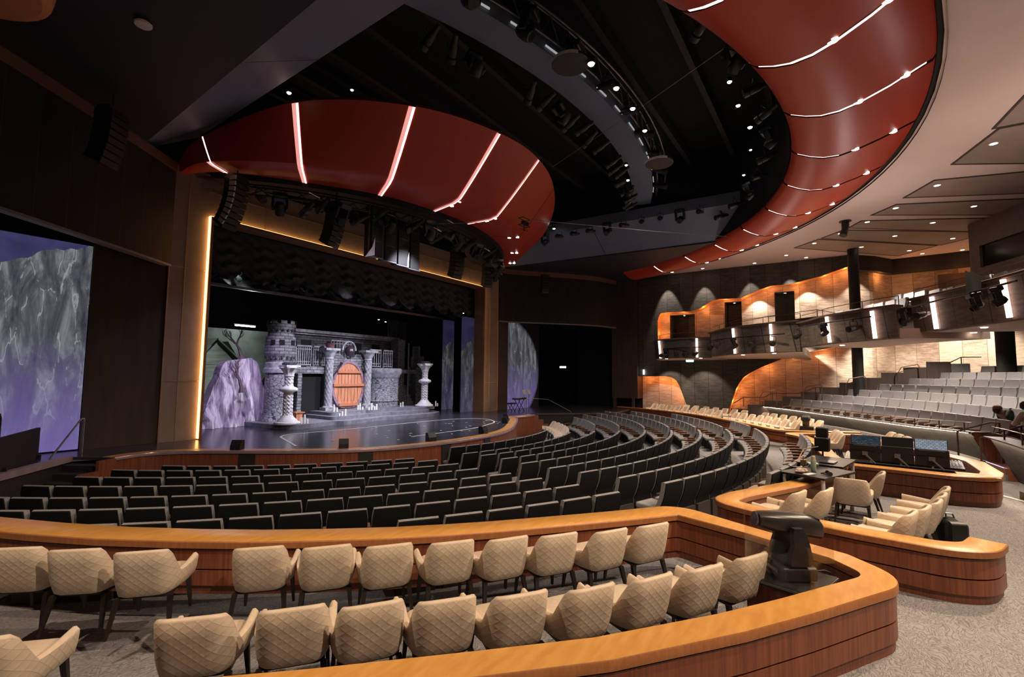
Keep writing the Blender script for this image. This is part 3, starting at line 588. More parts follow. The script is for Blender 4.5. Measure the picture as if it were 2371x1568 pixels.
sr=[(19.50,-129.2),(19.55,-127.35),(19.66,-125.8),(19.77,-124.2),(19.89,-122.6),(20.0,-121.0),(20.05,-119.35),(20.1,-117.7),(20.12,-115.9)]
nm=['leftmost, largest in view','second from the left','third from the left','fourth from the left','fifth from the left','fourth from the right','third from the right','second from the right','rightmost, beside the moving light']
for (r,a),s in zip(sr,nm): chair(r-.38,a,'cream quilted armchair, back row of the nearest box, '+s,rnd.uniform(-3,3),'cream armchairs in the nearest box')
chair(19.1,-132.85,'cream quilted armchair cut off at the bottom left corner of the photo',0,'cream armchairs in the nearest box')
# middle box
CHB=((10.95,-.30,0),math.radians(-6))
g2='cream armchairs in the middle box'
for R,a,tn,s in ((18.75,-106.9,0,'front row behind the moving light, left'),(18.95,-105.4,0,'front row behind the moving light, right'),):
    chair(R,a,'cream quilted armchair in the middle box, '+s,tn,g2)
c=chair(18.95,-101.6,'cream quilted armchair standing alone with its back to us below the black table',38,g2); c.location=(10.2,-.15,0); c.rotation_euler=(0,0,math.radians(-93))
c=chair(19.0,-98.5,'cream quilted armchair beside the mixing desk wall, seat towards the black table',4,g2); c.location=CHB[0]; c.rotation_euler=(0,0,CHB[1])
for R,a,s in ((20.15,-101.0,'farthest'),(20.15,-102.6,'second farthest'),(20.15,-104.2,'middle'),(20.1,-105.7,'second nearest'),(20.05,-107.1,'nearest, partly behind the wall')):
    chair(R,a,'cream armchair in the tight row of five before the backpack, '+s,0,g2)
# desk box and corner box
for i,(R,a) in enumerate(((18.8,-78.6),(18.85,-77.0),(18.9,-75.4))): chair(R+.1,a,'cream armchair behind the black speaker, %s of three'%('nearest','middle','farthest')[2-i],0,'cream armchairs behind the desk')
for i,(R,a) in enumerate(((20.5,-78.5),(20.5,-76.9),(20.5,-75.3))): chair(R,a,'cream armchair seen above the bright screens, %s of three'%('left','middle','right')[2-i],0,'cream armchairs behind the desk')
# far box: two rows
gf='cream armchairs in the far box'
fa=[(18.04,-31.7),(18.04,-33.6),(18.06,-35.6),(18.08,-38.0),(18.12,-40.0),(18.14,-42.3),(18.18,-44.6),(18.22,-46.6),(18.26,-48.8),(18.35,-53.2),(18.45,-54.9),(18.52,-56.7),(18.6,-58.5),(18.68,-60.3),(18.75,-62.2),(18.82,-64.2),(18.95,-66.2)]
for i,(R,a) in enumerate(fa): chair(R-.2,a,'cream armchair in the front row of the far box, %s from the stage end'%ORD[i+1],0,gf)
ba=[(19.1,-36.4),(19.15,-38.6),(19.24,-40.8),(19.3,-43.0),(19.4,-45.0),(19.48,-47.0),(19.6,-48.9),(19.74,-53.3),(19.8,-55.0),(19.88,-56.9),(19.92,-58.9),(19.96,-60.7),(19.99,-62.5),(20.0,-64.6)]
for i,(R,a) in enumerate(ba): chair(R-.2,a,'cream armchair in the back row of the far box, %s from the stage end'%ORD[i+1],0,gf)
for i in range(7): chair(9.95,-63.5+i*3.65,'cream armchair on the floor before the right block, %s from the aisle'%ORD[i+1],0,'armchairs on the floor below the stage',zf(9.95))
# ---------------------------------------------------------------- theatre seats
def make_seat(label):
    t=thing('theatre_seat',label,'theatre seat'); w=.27
    side=[(-.115,.93),(-.105,.80),(-.075,.68),(-.035,.58),(.005,.50),(.04,.42)]       # (y,z) of the back line
    def slab(off0,off1,hw,top,bot,r=.03):
        rows=[]
        for y,z in [(side[0][0],top)]+[s for s in side[1:] if s[1]<top-.02 and s[1]>bot]+[(side[-1][0] if bot<.45 else -.02,bot)]:
            k=hw-(.02 if z>=top-.001 else 0)
            rows.append([(-k,y+off0,z),(k,y+off0,z),(k+.004,y+(off0+off1)/2,z+ (.012 if z>=top-.001 else 0)),(k,y+off1,z),(-k,y+off1,z),(-k-.004,y+(off0+off1)/2,z+(.012 if z>=top-.001 else 0))])
        mb=MB(); mb.grid(rows,closed=True); mb.f+=[(0,1,2,5),(5,2,3,4)]; n=(len(rows)-1)*6; mb.f+=[(n+5,n+2,n+1,n),(n+4,n+3,n+2,n+5)]; mb.m+=[0]*4; return mb
    slab(.0,.085,w,.93,.44).obj('backrest',m_seat,t,smooth=True,angle=50)
    slab(-.020,.002,w-.006,.919,.20).obj('back_shell',m_shell,t,smooth=True,angle=50)
    mb=MB(); mb.rbox((0,.30,.435),(.50,.46,.10),.035,rx=.04); mb.obj('seat_cushion',m_seat,t,smooth=True)
    mb=MB(); mb.box((0,.14,.19),(.49,.34,.38)); mb.obj('pedestal',m_pedestal,t)
    mb=MB(); x=.296
    mb.grid([[(x-.028,y,z),(x+.028,y,z),(x+.028,y,z-.03),(x-.028,y,z-.03)] for y,z in ((-.02,.60),(.10,.625),(.22,.63),(.34,.62),(.44,.59))],closed=True); n=16; mb.f+=[(3,2,1,0),(n,n+1,n+2,n+3)]; mb.m+=[0,0]; mb.obj('armrest',m_arm,t,smooth=True,angle=50)
    mb=MB(); mb.box((x,.16,.30),(.03,.30,.60)); mb.obj('side_panel',m_pedestal,t)
    return t
seat0=None; NS=[0]
def seat(R,a,z,label,group,scale=1.,turn=0):
    global seat0
    loc=P(R,a,z); rz=face(a)+turn
    if seat0 is None: seat0=make_seat(label); seat0.location=loc; seat0.rotation_euler=(0,0,rz); c=seat0
    else: c=dup(seat0,loc,rz,label,(scale,)*3 if scale!=1 else None)
    c['group']=group; NS[0]+=1; return c
RK=[0,9.45,10.4,11.35,12.3,13.25,14.2,15.15,16.1,17.05,18.05]; ZT=[0,.26,.22,.30,.35,.395,.435,.5,.555,.625,.72]
# left block: angle of right end, left end
LB={2:(-116.0,-151.0),3:(-114.6,-151.5),4:(-114.0,-152.5),5:(-114.0,-152.5),6:(-112.9,-151.0),7:(-112.6,-147),8:(-112.3,-140.5),9:(-112.3,-124.5)}
PIT=.595
for k,(a1,a0) in LB.items():
    da=math.degrees(PIT/RK[k]); n=int((a1-a0)/da)
    for i in range(n):
        a=a1-da*(i+.5); seat(RK[k],a,ZT[k]-.93,'grey theatre seat, left block, %s row from the stage, %s from the aisle'%(ORD[k-1],ORD[i+1]),'theatre seats in the left stalls block')
CB={1:(-107.6,-72.4),2:(-108.6,-72),3:(-108.8,-71.6),4:(-108.8,-71.6),5:(-109.3,-71.2),6:(-109.2,-71.2),7:(-109.2,-71.2),8:(-109.0,-71.2),9:(-108.8,-71.5),10:(-102.9,-78.5)}
for k,(a0,a1) in CB.items():
    da=math.degrees(PIT/RK[k])*1.005; n=int(round((a1-a0)/da)); da=(a1-a0)/n
    for i in range(n):
        a=a0+da*(i+.5); seat(RK[k],a,ZT[k]-.93,'grey theatre seat, centre block, %s row from the stage, %s from its left end'%(ORD[k],ORD[i+1]),'theatre seats in the centre stalls block')
DB={3:(-60.5,-40),4:(-64.2,-36),5:(-67.5,-35.2),6:(-67.3,-32.5),7:(-68.6,-37.0),8:(-69.0,-46.2),9:(-69.0,-61)}
for k,(a0,a1) in DB.items():
    da=math.degrees(PIT/RK[k])*1.06; n=int(round((a1-a0)/da)); da=(a1-a0)/n
    for i in range(n):
        a=a0+da*(i+.5); seat(RK[k],a,ZT[k]-.93,'grey theatre seat, right block, %s row from the stage, %s from the aisle'%(ORD[k-2],ORD[i+1]),'theatre seats in the right stalls block')
print('STALL SEATS',NS[0])
# ---------------------------------------------------------------- balcony
BSEG=[([(28.6,8.9),(27.2,8.25),(26.5,7.4),(26.3,6.2),(26.45,5.35)],3.45,4.52,[(1531,0),(1620,0)]),
      ([(26.45,5.3),(24.95,4.55),(23.8,3.75),(22.75,2.15),(22.35,1.15)],3.50,4.76,[]),
      ([(22.35,1.1),(21.75,.72),(20.35,.2),(18.9,-1.0),(18.35,-1.6)],3.67,4.68,[]),
      ([(18.9,-2.05),(18.2,-2.45),(15.9,-3.45),(14.2,-3.95),(11.5,-4.5)],3.85,4.90,[])]
m_soff=mat('blush_soffit',(.50,.38,.32),.7,ns=.8)
m_cap=mat('dark_bronze_cap',(.10,.065,.045),.45)
m_balc=panelwall('grey_timber_balcony_front',(.145,.12,.095),(.045,.038,.03),0,.55,seam=(.015,.012,.01))
balc=thing('balcony','stepped grey timber balcony front crossing the right side with rose light tubes','balcony',(24,1,3.5)); bo=Vector((24,1,3.5))
BP=[]
for i,(pts,z0,z1,_) in enumerate(BSEG):
    p=rpath(pts,[0]+[.5]*(len(pts)-2)+[0],5); q=[Vector((v.x-bo.x,v.y-bo.y)) for v in p]; BP.append(p)
    if i>=2:
        dirs=Vector((.55,-.83)) if i==2 else Vector((.25,-.97)); far=[(v+dirs*2.7) for v in p]; poly_=[(v.x,v.y) for v in p]+[(v.x,v.y) for v in reversed(far)]
    back=[(31.3,pts[0][1]+(0 if i else .45)),(31.3,pts[-1][1]-.02)] if i<3 else [(24,-2.05),(24,-9),(11.5,-9)]
    if i<2: poly_=[(v.x,v.y) for v in p]+[back[1],back[0]]
    mb=MB(); mb.prism([(x-bo.x,y-bo.y) for x,y in poly_],z0-bo.z,z0-bo.z+.3); mb.obj('soffit_slab',m_soff,balc)
    mb=MB(); b0=z0-bo.z; b1=z1-bo.z; sweep(mb,q,[(.10,b0-.01),(.16,b0+.02),(.02,b1-.07),(-.12,b1-.07),(-.12,b0-.01)] if 0 else [(.02,b0-.012),(.05,b0+.01),(.13,b1-.08),(-.12,b1-.08),(-.12,b0-.012)]); mb.obj('front_panel',m_balc,balc,smooth=True,angle=40)
    mb=MB(); sweep(mb,q,[(.02,b1-.08),(.22,b1-.07),(.23,b1-.02),(.2,b1),(-.2,b1),(-.2,b1-.08)]); mb.obj('top_cap',m_cap,balc)
    mb=MB(); rl=offs(q,-.02); mb.tube([(v.x,v.y,b1+.27) for v in rl],.012,6)
    acc=0
    for a,b in zip(rl,rl[1:]):
        acc+=(b-a).length
        if acc>1.1: acc=0; mb.cyl((b.x,b.y,b1-.02),(b.x,b.y,b1+.27),.013,n=6)
    mb.obj('guard_rail',m_cap,balc)
mb=MB(); mb.grid([[Vector(q)-bo for q in r] for r in (((24.5,.0,4.0),(20.0,-4.0,4.0),(16.5,-6.2,4.15),(12,-7.2,4.15)),((31,-1.5,5.4),(28,-7.5,5.5),(22,-10.5,5.6),(12,-12,5.6)))],flip=True); mb.obj('raked_underside',m_blackw,balc)
# rose light tubes on the balcony front (positions along it)
TB=[(26.95,8.1,3.46,4.50),(26.5,6.05,3.46,4.52),(23.95,3.72,3.52,4.72),(22.68,2.1,3.53,4.74),(20.3,.05,3.70,4.66),(18.72,-1.12,3.70,4.62),(18.15,-2.62,3.88,4.86),(15.85,-3.62,3.9,4.86)]
def nearest(x,y):
    best=None
    for s,p in enumerate(BP):
        for a,b in zip(p,p[1:]):
            t=(b-a).normalized(); m=(a+b)/2; d=(m-Vector((x,y))).length
            if best is None or d<best[0]: best=(d,m,t,s)
    return best
for x,y,z0,z1 in TB:
    d,m,t,s=nearest(x,y); n=Vector((t.y,-t.x)); 
    if n.dot(Vector((CX-m.x,CY-m.y)))<0: n=-n
    mb=MB(); a0=math.atan2(t.y,t.x); c0=m+n*.13; c1=m+n*.21
    mb.cyl((c0.x-bo.x,c0.y-bo.y,z0-bo.z),(c1.x-bo.x,c1.y-bo.y,z1-bo.z-.06),.055,n=10); mb.obj('light_tube',g_bar,balc)
# ---------------------------------------------------------------- lanterns
def make_lantern(label,kind='profile'):
    t=thing('stage_lantern',label,'stage light',group='stage lanterns')
    mb=MB(); mb.lathe([(.001,-.30),(.055,-.30),(.06,-.12),(.085,-.08),(.09,.10),(.075,.14),(.10,.16),(.10,.26),(.085,.27)],n=14); V=mb.v; mb.v=[(x,z_,-y_) for x,y_,z_ in V]  # axis along y
    mb.v=[(x,y,z-.26) for x,y,z in mb.v]; br_=mb.obj('barrel',m_black,t,smooth=True,angle=40)
    mb=MB(); mb.lathe([(.001,0),(.082,0)],n=14); mb.v=[(x,.268,-y-.26) for x,y,z in mb.v]; mb.obj('lens',mat('lens_glass',(.10,.10,.13),.1,.3) if 'lens_glass' not in bpy.data.materials else bpy.data.materials['lens_glass'],br_)
    mb=MB(); mb.tube([(-.11,0,-.26),(-.12,0,-.10),(-.10,0,-.05),(.10,0,-.05),(.12,0,-.10),(.11,0,-.26)],.011,6); mb.cyl((0,0,-.06),(0,0,.03),.015,n=6); mb.obj('yoke',m_black,t)
    return t
def make_mover(label):
    t=thing('moving_light',label,'moving light',group='moving head lights')
    mb=MB(); mb.rbox((0,0,-.07),(.34,.30,.13),.03); mb.obj('base',m_black,t,smooth=True)
    mb=MB(); mb.rbox((-.16,0,-.28),(.06,.16,.36),.03); mb.rbox((.16,0,-.28),(.06,.16,.36),.03); mb.box((0,0,-.13),(.3,.14,.04)); mb.obj('yoke',m_black,t,smooth=True)
    mb=MB(); mb.lathe([(.001,-.17),(.09,-.16),(.125,-.08),(.13,.06),(.11,.16),(.085,.17)],n=16); mb.v=[(x,z*.9-y*.44,-.42-y*.9-z*.44) for x,y,z in mb.v]; hd_=mb.obj('head',m_black,t,smooth=True,angle=50)
    mb=MB(); mb.lathe([(.001,.172),(.083,.172)],n=16); mb.v=[(x,z*.9-y*.44,-.42-y*.9-z*.44) for x,y,z in mb.v]; mb.obj('lens',bpy.data.materials['lens_glass'],hd_); return t
lan0=None; mov0=None
def lantern(loc,rz,label,sc=1.,mover=False,rx=0):
    global lan0,mov0
    if mover:
        if mov0 is None: mov0=make_mover(label); c=mov0; c.location=loc; c.rotation_euler=(0,0,rz); c.scale=(sc,)*3
        else: c=dup(mov0,loc,rz,label,(sc,)*3)
    else:
        if lan0 is None: lan0=make_lantern(label); c=lan0; c.location=loc; c.rotation_euler=(0,0,rz); c.scale=(sc,)*3
        else: c=dup(lan0,loc,rz,label,(sc,)*3)
    if rx: c.rotation_euler=(rx,0,rz)
    return c
def rig_pipe(pts,label,r=.025):
    o=Vector(pts[0]); mb=MB(); mb.tube([Vector(p)-o for p in pts],r,8); t=mb.obj('lighting_pipe',m_black); t.location=o; return tag(t,label,'pipe','lighting pipes')
PI_=[('nearest the stage',0,3.98,[(28.2,8.3),(26.9,7.75),(26.2,6.2),(26.2,5.3)],[(.04,0),(.22,0),(.40,1),(.58,0),(.72,0),(.86,0)]),
     ('second from the stage',1,4.22,[(25.2,4.9),(23.9,3.95),(22.9,2.5),(22.3,1.45)],[(.0,0),(.16,0),(.44,1),(.66,0),(.88,0)]),
     ('third from the stage',2,4.35,[(21.9,1.1),(20.6,.6),(19.2,-.5),(18.4,-1.2)],[(.10,0),(.52,1),(.84,0)]),
     ('nearest to us',3,4.55,[(18.9,-1.75),(18.0,-2.15),(15.9,-3.0),(14.3,-3.5)],[(.10,1),(.28,0),(.70,1),(.86,1)])]
for nm_,s,z,pts,ls in PI_:
    o2=[Vector((x,y))+ (Vector((CX-x,CY-y)).normalized()*.28) for x,y in pts]
    rig_pipe([(v.x,v.y,z) for v in o2],'black lighting pipe along the balcony segment '+nm_)
    tot=[0]
    for a,b in zip(o2,o2[1:]): tot.append(tot[-1]+(b-a).length)
    for k,(u,mv) in enumerate(ls):
        L_=u*tot[-1]; j=max(i for i in range(len(o2)-1) if tot[i]<=L_+1e-6); a,b=o2[j],o2[j+1]; p=a+(b-a)*((L_-tot[j])/max(1e-6,tot[j+1]-tot[j])); d=(Vector((12,17))-p)
        lantern((p.x,p.y,z-.02),math.atan2(d.y,d.x)-PI/2+rnd.uniform(-.6,.3)+(1.1 if not mv else 0),'black %s on the balcony segment %s, %s from its stage end'%('moving light' if mv else 'stage lantern',nm_,ORD[k+1]),(.8 if mv else 1.15) if s==0 else ((.85 if mv else 1.2) if s==1 else (.78 if mv else 1.05)),bool(mv),-.2)
mb=MB(); mb.grid([[(x,0,z-.06*math.sin(u*PI)) for u,x in ((0,-.75),(.25,-.4),(.5,0),(.75,.4),(1,.75))] for z in (.30,-.28)]+[[(x,.1,-.28) for x in (-.75,-.4,0,.4,.75)],[(x,.1,.30) for x in (-.75,-.4,0,.4,.75)]],closed=False)
t_=mb.obj('black_cloth',m_blk2,smooth=True); t_.location=(16.25,-3.05,4.78); t_.rotation_euler=(0,0,-.42); tag(t_,'black cloth hung over the balcony front between the two nearest light tubes','cloth')
# ---------------------------------------------------------------- raised tier
TS=(-41.5,-80.3); ta=lambda: [TS[0]+(TS[1]-TS[0])*i/30 for i in range(31)]
def zr(a): return lerp([(42,.90),(50,.87),(56,.83),(64,.84),(71,.89),(76,.98),(80.3,1.06),(84,1.06),(100,1.06)],-a)
tw=thing('tier_wall','olive board front wall of the raised tier with glowing strip under its rim','low wall',(20,-2,0),0,'front walls of the raised tier'); to=Vector((20,-2,0))
def tierwall(t,o,angs):
    mb=MB(); mb.grid([[P(R,a,0 if z is None else zr(a)+z)-o for a in angs] for R,z in ((22.45,None),(21.98,-.06))]); mb.obj('board_face',m_tierw,t,smooth=True)
    mb=MB(); mb.grid([[P(R,a,zr(a)+z)-o for a in angs] for R,z in ((21.98,-.035),(21.86,-.03),(21.86,.0),(22.3,.0))]); mb.obj('rim',m_cap,t)
    mb=MB(); mb.grid([[P(R,a,zr(a)+z)-o for a in angs] for R,z in ((21.93,-.037),(21.90,-.037))]); mb.obj('light_strip',glow('tier_strip',(1,.80,.62),60) if 'tier_strip' not in bpy.data.materials else bpy.data.materials['tier_strip'],t)
    mb=MB(); rp=[P(22.02,a,zr(a)+.24)-o for a in angs]; mb.tube(rp,.012,6); mb.tube([p-Vector((0,0,.14)) for p in rp],.005,5)
    for k in range(2,len(angs),3): p=rp[k]; mb.box((p.x,p.y,p.z-.12),(.03,.03,.24))
    mb.obj('guard_rail',m_metal,t)
tierwall(tw,to,ta())
mb=MB(); a=TS[1]; q=[P(21.98,a,zr(a)-.02),P(22.45,a,0),P(24.2,a-.4,0),P(24.2,a-.4,zr(a)-.02)]; mb.add([v-to for v in q],[(0,1,2,3)]); mb.obj('return_panel',m_wood,tw)
tw2=thing('tier_wall','olive board tier wall with glowing rim at the right edge beside the steps','low wall',(15,-4,0),0,'front walls of the raised tier'); to2=Vector((15,-4,0))
tierwall(tw2,to2,[-83.2-i*.9 for i in range(12)])
mb=MB(); a=-83.2; q=[P(21.98,a,zr(a)-.02),P(22.45,a,0),P(24.6,a+.3,0),P(24.6,a+.3,zr(a)-.02)]; mb.add([v-to2 for v in q],[(3,2,1,0)]); mb.obj('return_panel',m_blk2,tw2)
def tseat(*a,**k): c=seat(*a,**k); c.name='tier_chair'; c['category']='tier seat'
def bseat(*a,**k): c=seat(*a,**k); c.name='balcony_chair'; c['category']='balcony seat'
# stepped tier floor
for k in range(8):
    R0=22.05+.95*k; z=.30+.285*k; mb=MB(); rng=[-41+(-1.5)*i for i in range(27 if k<1 else 40)]
    mb.grid([[P(R,a,zz) for a in rng] for R,zz in ((R0,-.0),(R0,z),(R0+.97,z))]); structure(mb.obj('floor',m_carpet))
TRW={1:(-45.5,-79.9),2:(-47.7,-80.0),3:(-49.2,-76.5),4:(-51.1,-73),5:(-52.6,-70),6:(-55.0,-67.5),7:(-57.3,-65)}
for k,(a0,a1) in TRW.items():
    R=22.8+.95*(k-1); pit=.70; da=math.degrees(pit/R); n=int(round((a0-a1)/da)); da=(a0-a1)/n; zt=1.325+.285*(k-1)
    for i in range(n): tseat(R,a0-da*(i+.5),zt+(.05*max(0,i-8)/12 if k==1 else 0)-.93*1.17,'pale grey theatre seat in the raised tier, %s row up, %s from its far end'%(ORD[k],ORD[i+1]),'seats in the raised tier',1.17)
# tier steps with handrails (right)
st=thing('tier_steps','carpeted wooden steps with lit nosings rising between the two tier walls','steps',(17.3,-3.2,0)); so=Vector((17.3,-3.2,0))
for k in range(3):
    mb=MB(); a0,a1=-80.4,-83.1; R0=21.85+.38*k; mb.prism([((P(r,a)-so).x,(P(r,a)-so).y) for r,a in ((R0,a0-.0),(R0,a1),(R0+.42,a1),(R0+.42,a0))],0,.15*(k+1)); mb.obj('step',m_plinth if k%2 else m_carpet,st)
    mb=MB(); mb.tube([P(R0-.01,a,.15*(k+1)+.01)-so for a in (a0-.1,a1+.1)],.012,5); mb.obj('nosing_light',glow('nosing_glow%d'%k,(.7,.68,1),.8),st)
def rail(pts,label,r=.02,m=None):
    o=Vector(pts[0][0]); t=thing('handrail',label,'handrail',o,0,'bronze handrails'); mb=MB(); mb.tube([Vector(p)-o for p in pts[0]],r,8); mb.obj('rail',m or m_metal,t,smooth=True)
    for a,b in pts[1]: mb=MB(); mb.cyl(Vector(a)-o,Vector(b)-o,r*1.05,n=8); mb.obj('post',m or m_metal,t,smooth=True)
    return t
def V(R,a,z): return tuple(P(R,a,z))
rail([[V(21.72,-80.1,1.04),V(21.82,-80.2,1.10),V(22.35,-80.6,1.34),V(22.5,-80.7,1.34)],[(V(21.72,-80.1,0),V(21.72,-80.1,1.04)),(V(22.5,-80.7,.3),V(22.5,-80.7,1.34))]],'bronze handrail left of the tier steps, before the long tier wall',.022)
rail([[V(21.9,-82.3,.98),V(22.0,-82.4,1.04),V(22.55,-83.4,1.36),V(22.7,-83.5,1.36)],[(V(21.9,-82.3,0),V(21.9,-82.3,.98)),(V(22.7,-83.5,.6),V(22.7,-83.5,1.36))]],'bronze handrail right of the tier steps, nearest the right edge',.022)
# stair handrail climbing at the far end of the tier, on the pale wall
hp=[(29.8,4.9,.98),(29.8,4.4,1.33),(29.8,3.4,1.33),(29.8,2.96,1.6),(29.8,1.75,1.62),(29.8,.95,1.95),(29.8,-.1,1.97),(29.8,-.85,2.38),(29.9,-1.9,2.40),(30.3,-2.9,2.95),(30.5,-4.0,2.97),(30.7,-4.9,3.5),(30.7,-5.6,3.5)]
rail([hp,[((x,y,z-.5),(x,y,z)) for x,y,z in hp[1::2]]],'long bronze handrail climbing in steps along the pale wall above the tier',.022)
for i,k in enumerate((3,5,7,9)): 
    x,y,z=hp[k]; x-=1.0; rail([[(x,y+.5,z-.25),(x,y+.35,z+.05),(x,y-.25,z+.18),(x,y-.3,z+.1)],[((x,y+.5,z-.65),(x,y+.5,z-.25)),((x,y-.3,z-.6),(x,y-.3,z+.1))]],'short bronze handrail at the end of the raised tier, %s from the stage'%ORD[i+1],.018)
mb=MB()
for i in range(12): y0=5.2-i*.85; z=.15+.285*i*.9; mb.box((30.25,y0-.42,z/2+.1),(1.4,.86,z+.2))
structure(mb.obj('floor',m_carpet))
mb=MB()
for i in range(11): y0=5.0-i*.85; z=.45+.257*i; mb.box((29.55,y0-.42,z/2+.12),(.06,.86,z+.24))
structure(mb.obj('trim_11',m_brownw))
# upper balcony seats
UA=[(-57.9,5.42),(-59.4,5.40),(-60.8,5.38),(-63.0,5.42),(-64.7,5.40),(-66.6,5.38),(-68.4,5.35)]
for i,(a,z) in enumerate(UA): bseat(22.3,a,z-.93*1.1,'white backed balcony seat in the front balcony row, %s from the stage end'%ORD[i+1],'balcony seats',1.1)
UB=[(-63.2,5.80),(-65.0,5.76),(-66.6,5.71),(-68.6,5.63),(-70.4,5.57),(-72.1,5.56),(-73.6,5.61),(-75.1,5.58),(-76.8,5.53),(-78.5,5.47),(-79.8,5.43)]
for i,(a,z) in enumerate(UB): bseat(23.3,a,z-.93*1.1,'white backed balcony seat in the second balcony row, %s from the stage end'%ORD[i+1],'balcony seats',1.1)
# inner balcony platform kerb with rail (over the second segment)
mb=MB(); bx=Vector((25.6,2.2,4.3)); sweep(mb,[Vector((x-bx.x,y-bx.y)) for x,y in ((28.4,4.7),(25.6,2.6),(24.0,.6),(24.2,-.3))],[(-.1,.3),(.1,.3),(.1,.75),(-.1,.75)])
kb=thing('balcony_kerb','brown raised platform kerb with thin rail behind the balcony front','platform kerb',bx); mb.obj('kerb',m_brownw,kb)
mb=MB(); pts=[(28.4-bx.x,4.7-bx.y,1.05),(25.6-bx.x,2.6-bx.y,1.05),(24.0-bx.x,.6-bx.y,1.05),(24.2-bx.x,-.3-bx.y,.8)]; mb.tube(pts,.014,6)
for p in pts: mb.cyl((p[0],p[1],.7),p,.014,n=6)
mb.obj('rail',m_cap,kb)
# columns
mb=MB(); mb.cyl((0,0,1.2),(0,0,8.93),.235,n=24); c=mb.obj('column',m_blackw,smooth=True); c.location=P(24.9,-52.0,0); structure(c); c.name='trim_12'
mb=MB(); mb.cyl((0,0,1.5),(0,0,5.0),.30,n=24); c=mb.obj('trim_13',m_blackw,smooth=True); c.location=P(28.3,-60.3,0); structure(c)
# control room
cr=thing('control_room','grey control room box with a black window high at the right edge','control room',P(27,-60.5,0)); q0=P(27,-60.65); q1=P(27,-74); u=(q1-q0).normalized(); n=Vector((-u.y,u.x,0)); 
if n.dot(Vector((CX,CY,0))-q0)<0: n=-n
def crb(mb,s0,s1,z0,z1,d0,d1):
    c=q0+u*((s0+s1)/2)+n*((d0+d1)/2)-P(27,-60.5,0); mb.box((c.x,c.y,(z0+z1)/2),(s1-s0,d1-d0,z1-z0),math.atan2(u.y,u.x))
mb=MB(); crb(mb,0,6,6.3,7.0,-.3,0); crb(mb,0,6,7.9,8.93,-.3,0); crb(mb,0,.55,7.0,7.9,-.3,0); mb.obj('frame',mat('taupe_panel',(.17,.14,.12),.7),cr)
mb=MB(); crb(mb,.55,6,7.0,7.95,-.28,-.1); mb.obj('window',mat('black_glass',(.01,.014,.013),.12),cr)
# coffers in the cream ceiling: flat darker plates, dark outlines paint recess shade
COF=[[(16.85,-3.57),(15.27,-3.77),(16.9,-4.9)],[(19.06,-3.1),(16.93,-3.69),(17.0,-5.5),(20.5,-5.5)],[(21.76,-2.21),(20.33,-2.86),(21.3,-6.2),(23.9,-6.6)],[(23.44,-1.36),(22.46,-2.06),(24.6,-6.8),(26.9,-6.9)],[(24.96,-.63),(24.1,-1.05),(27.2,-6.9),(29.2,-6.2)],[(26.19,.38),(25.2,-.45),(29.0,-5.9),(30.51,-4.41)],[(27.44,1.54),(26.3,.5),(30.55,-4.25),(32.1,-2.9)]]
m_cof=mat('taupe_ceiling_panel',(.36,.29,.25),.6,ns=.8)
for i,pl in enumerate(COF):
    mb=MB(); mb.prism(pl,8.935,8.95); structure(mb.obj('ceiling',m_cof))
    mb=MB(); pv=[Vector(p) for p in pl]; sweep(mb,pv,[(-.03,8.925),(.03,8.925),(.03,8.948),(-.03,8.948)],closed=True,capends=False); structure(mb.obj('trim_14',m_brownw))
DL=[(17.96,-3.79),(20.91,-3.0),(22.92,-2.07),(24.21,-4.47),(24.38,-1.26),(25.91,-3.51),(27.51,-5.92),(27.46,-2.4),(29.33,-4.64),(26.97,.69),(28.95,-1.22),(31.01,-3.25),(32.12,-3.88),(32.2,-5.43),(28.88,2.01),(30.0,1.16),(30.0,3.67),(29.9,6.46),(30.0,8.29),(25.74,-.34)]
d0=None
for i,(x,y) in enumerate(DL):
    lb='small round downlight in the cream ceiling over the raised tier and side wall'
    if d0 is None:
        d0=thing('ceiling_downlight',lb,'downlight',(x,y,8.93),0,'ceiling downlights'); mb=MB(); mb.lathe([(.085,0),(.10,-.006),(.11,.0)],n=16); mb.obj('trim_ring',m_white,d0); mb=MB(); mb.lathe([(.001,-.003),(.082,-.003)],n=16); mb.obj('lamp',g_warm,d0)
    else: dup(d0,(x,y,8.93),0,lb)
t_=thing('hanging_spotlight','black spotlight hanging from the cream ceiling above the dark column','spotlight',(23.82,-.5,8.948)); mb=MB(); mb.cyl((0,0,0),(0,0,-.03),.22,n=14); mb.cyl((0,0,0),(0,0,-.30),.14,n=12); mb.obj('canister',m_black,t_); mb=MB(); mb.cyl((0,0,-.3),(-.12,.1,-.62),.12,.14,n=12); mb.obj('head',m_black,t_)
# wall washers over the side wall
for y,z,e in ((8.75,8.8,110),(6.55,8.8,80),(4.0,8.8,90),(2.0,8.8,130),(.2,8.8,90)):
    spot((29.95,y,z),(30.75,y-.05,z-3.2),e*4.2,(1,.90,.79),46,.45,.04)
for y in (8.6,6.6,): spot((29.2,y,3.4),(30.6,y,.8),170,(1,.84,.70),80,.4,.04)
spot((29.3,1.6,4.2),(31.3,1.5,2.0),780,(1,.86,.72),95,.6,.06); spot((29.6,-1.6,4.4),(32,-2.0,2.2),780,(1,.86,.72),95,.6,.06); spot((30.6,-5.5,5.2),(33.2,-5.6,3.0),780,(1,.86,.72),100,.6,.06)
for y,z in ((7.0,6.6),(3.7,7.1),(1.2,7.4),(-1.2,7.8)): spot((30.9,y,z+.1),(31.4,y-.1,z-2.5),170,(1,.88,.75),100,.5,.04)
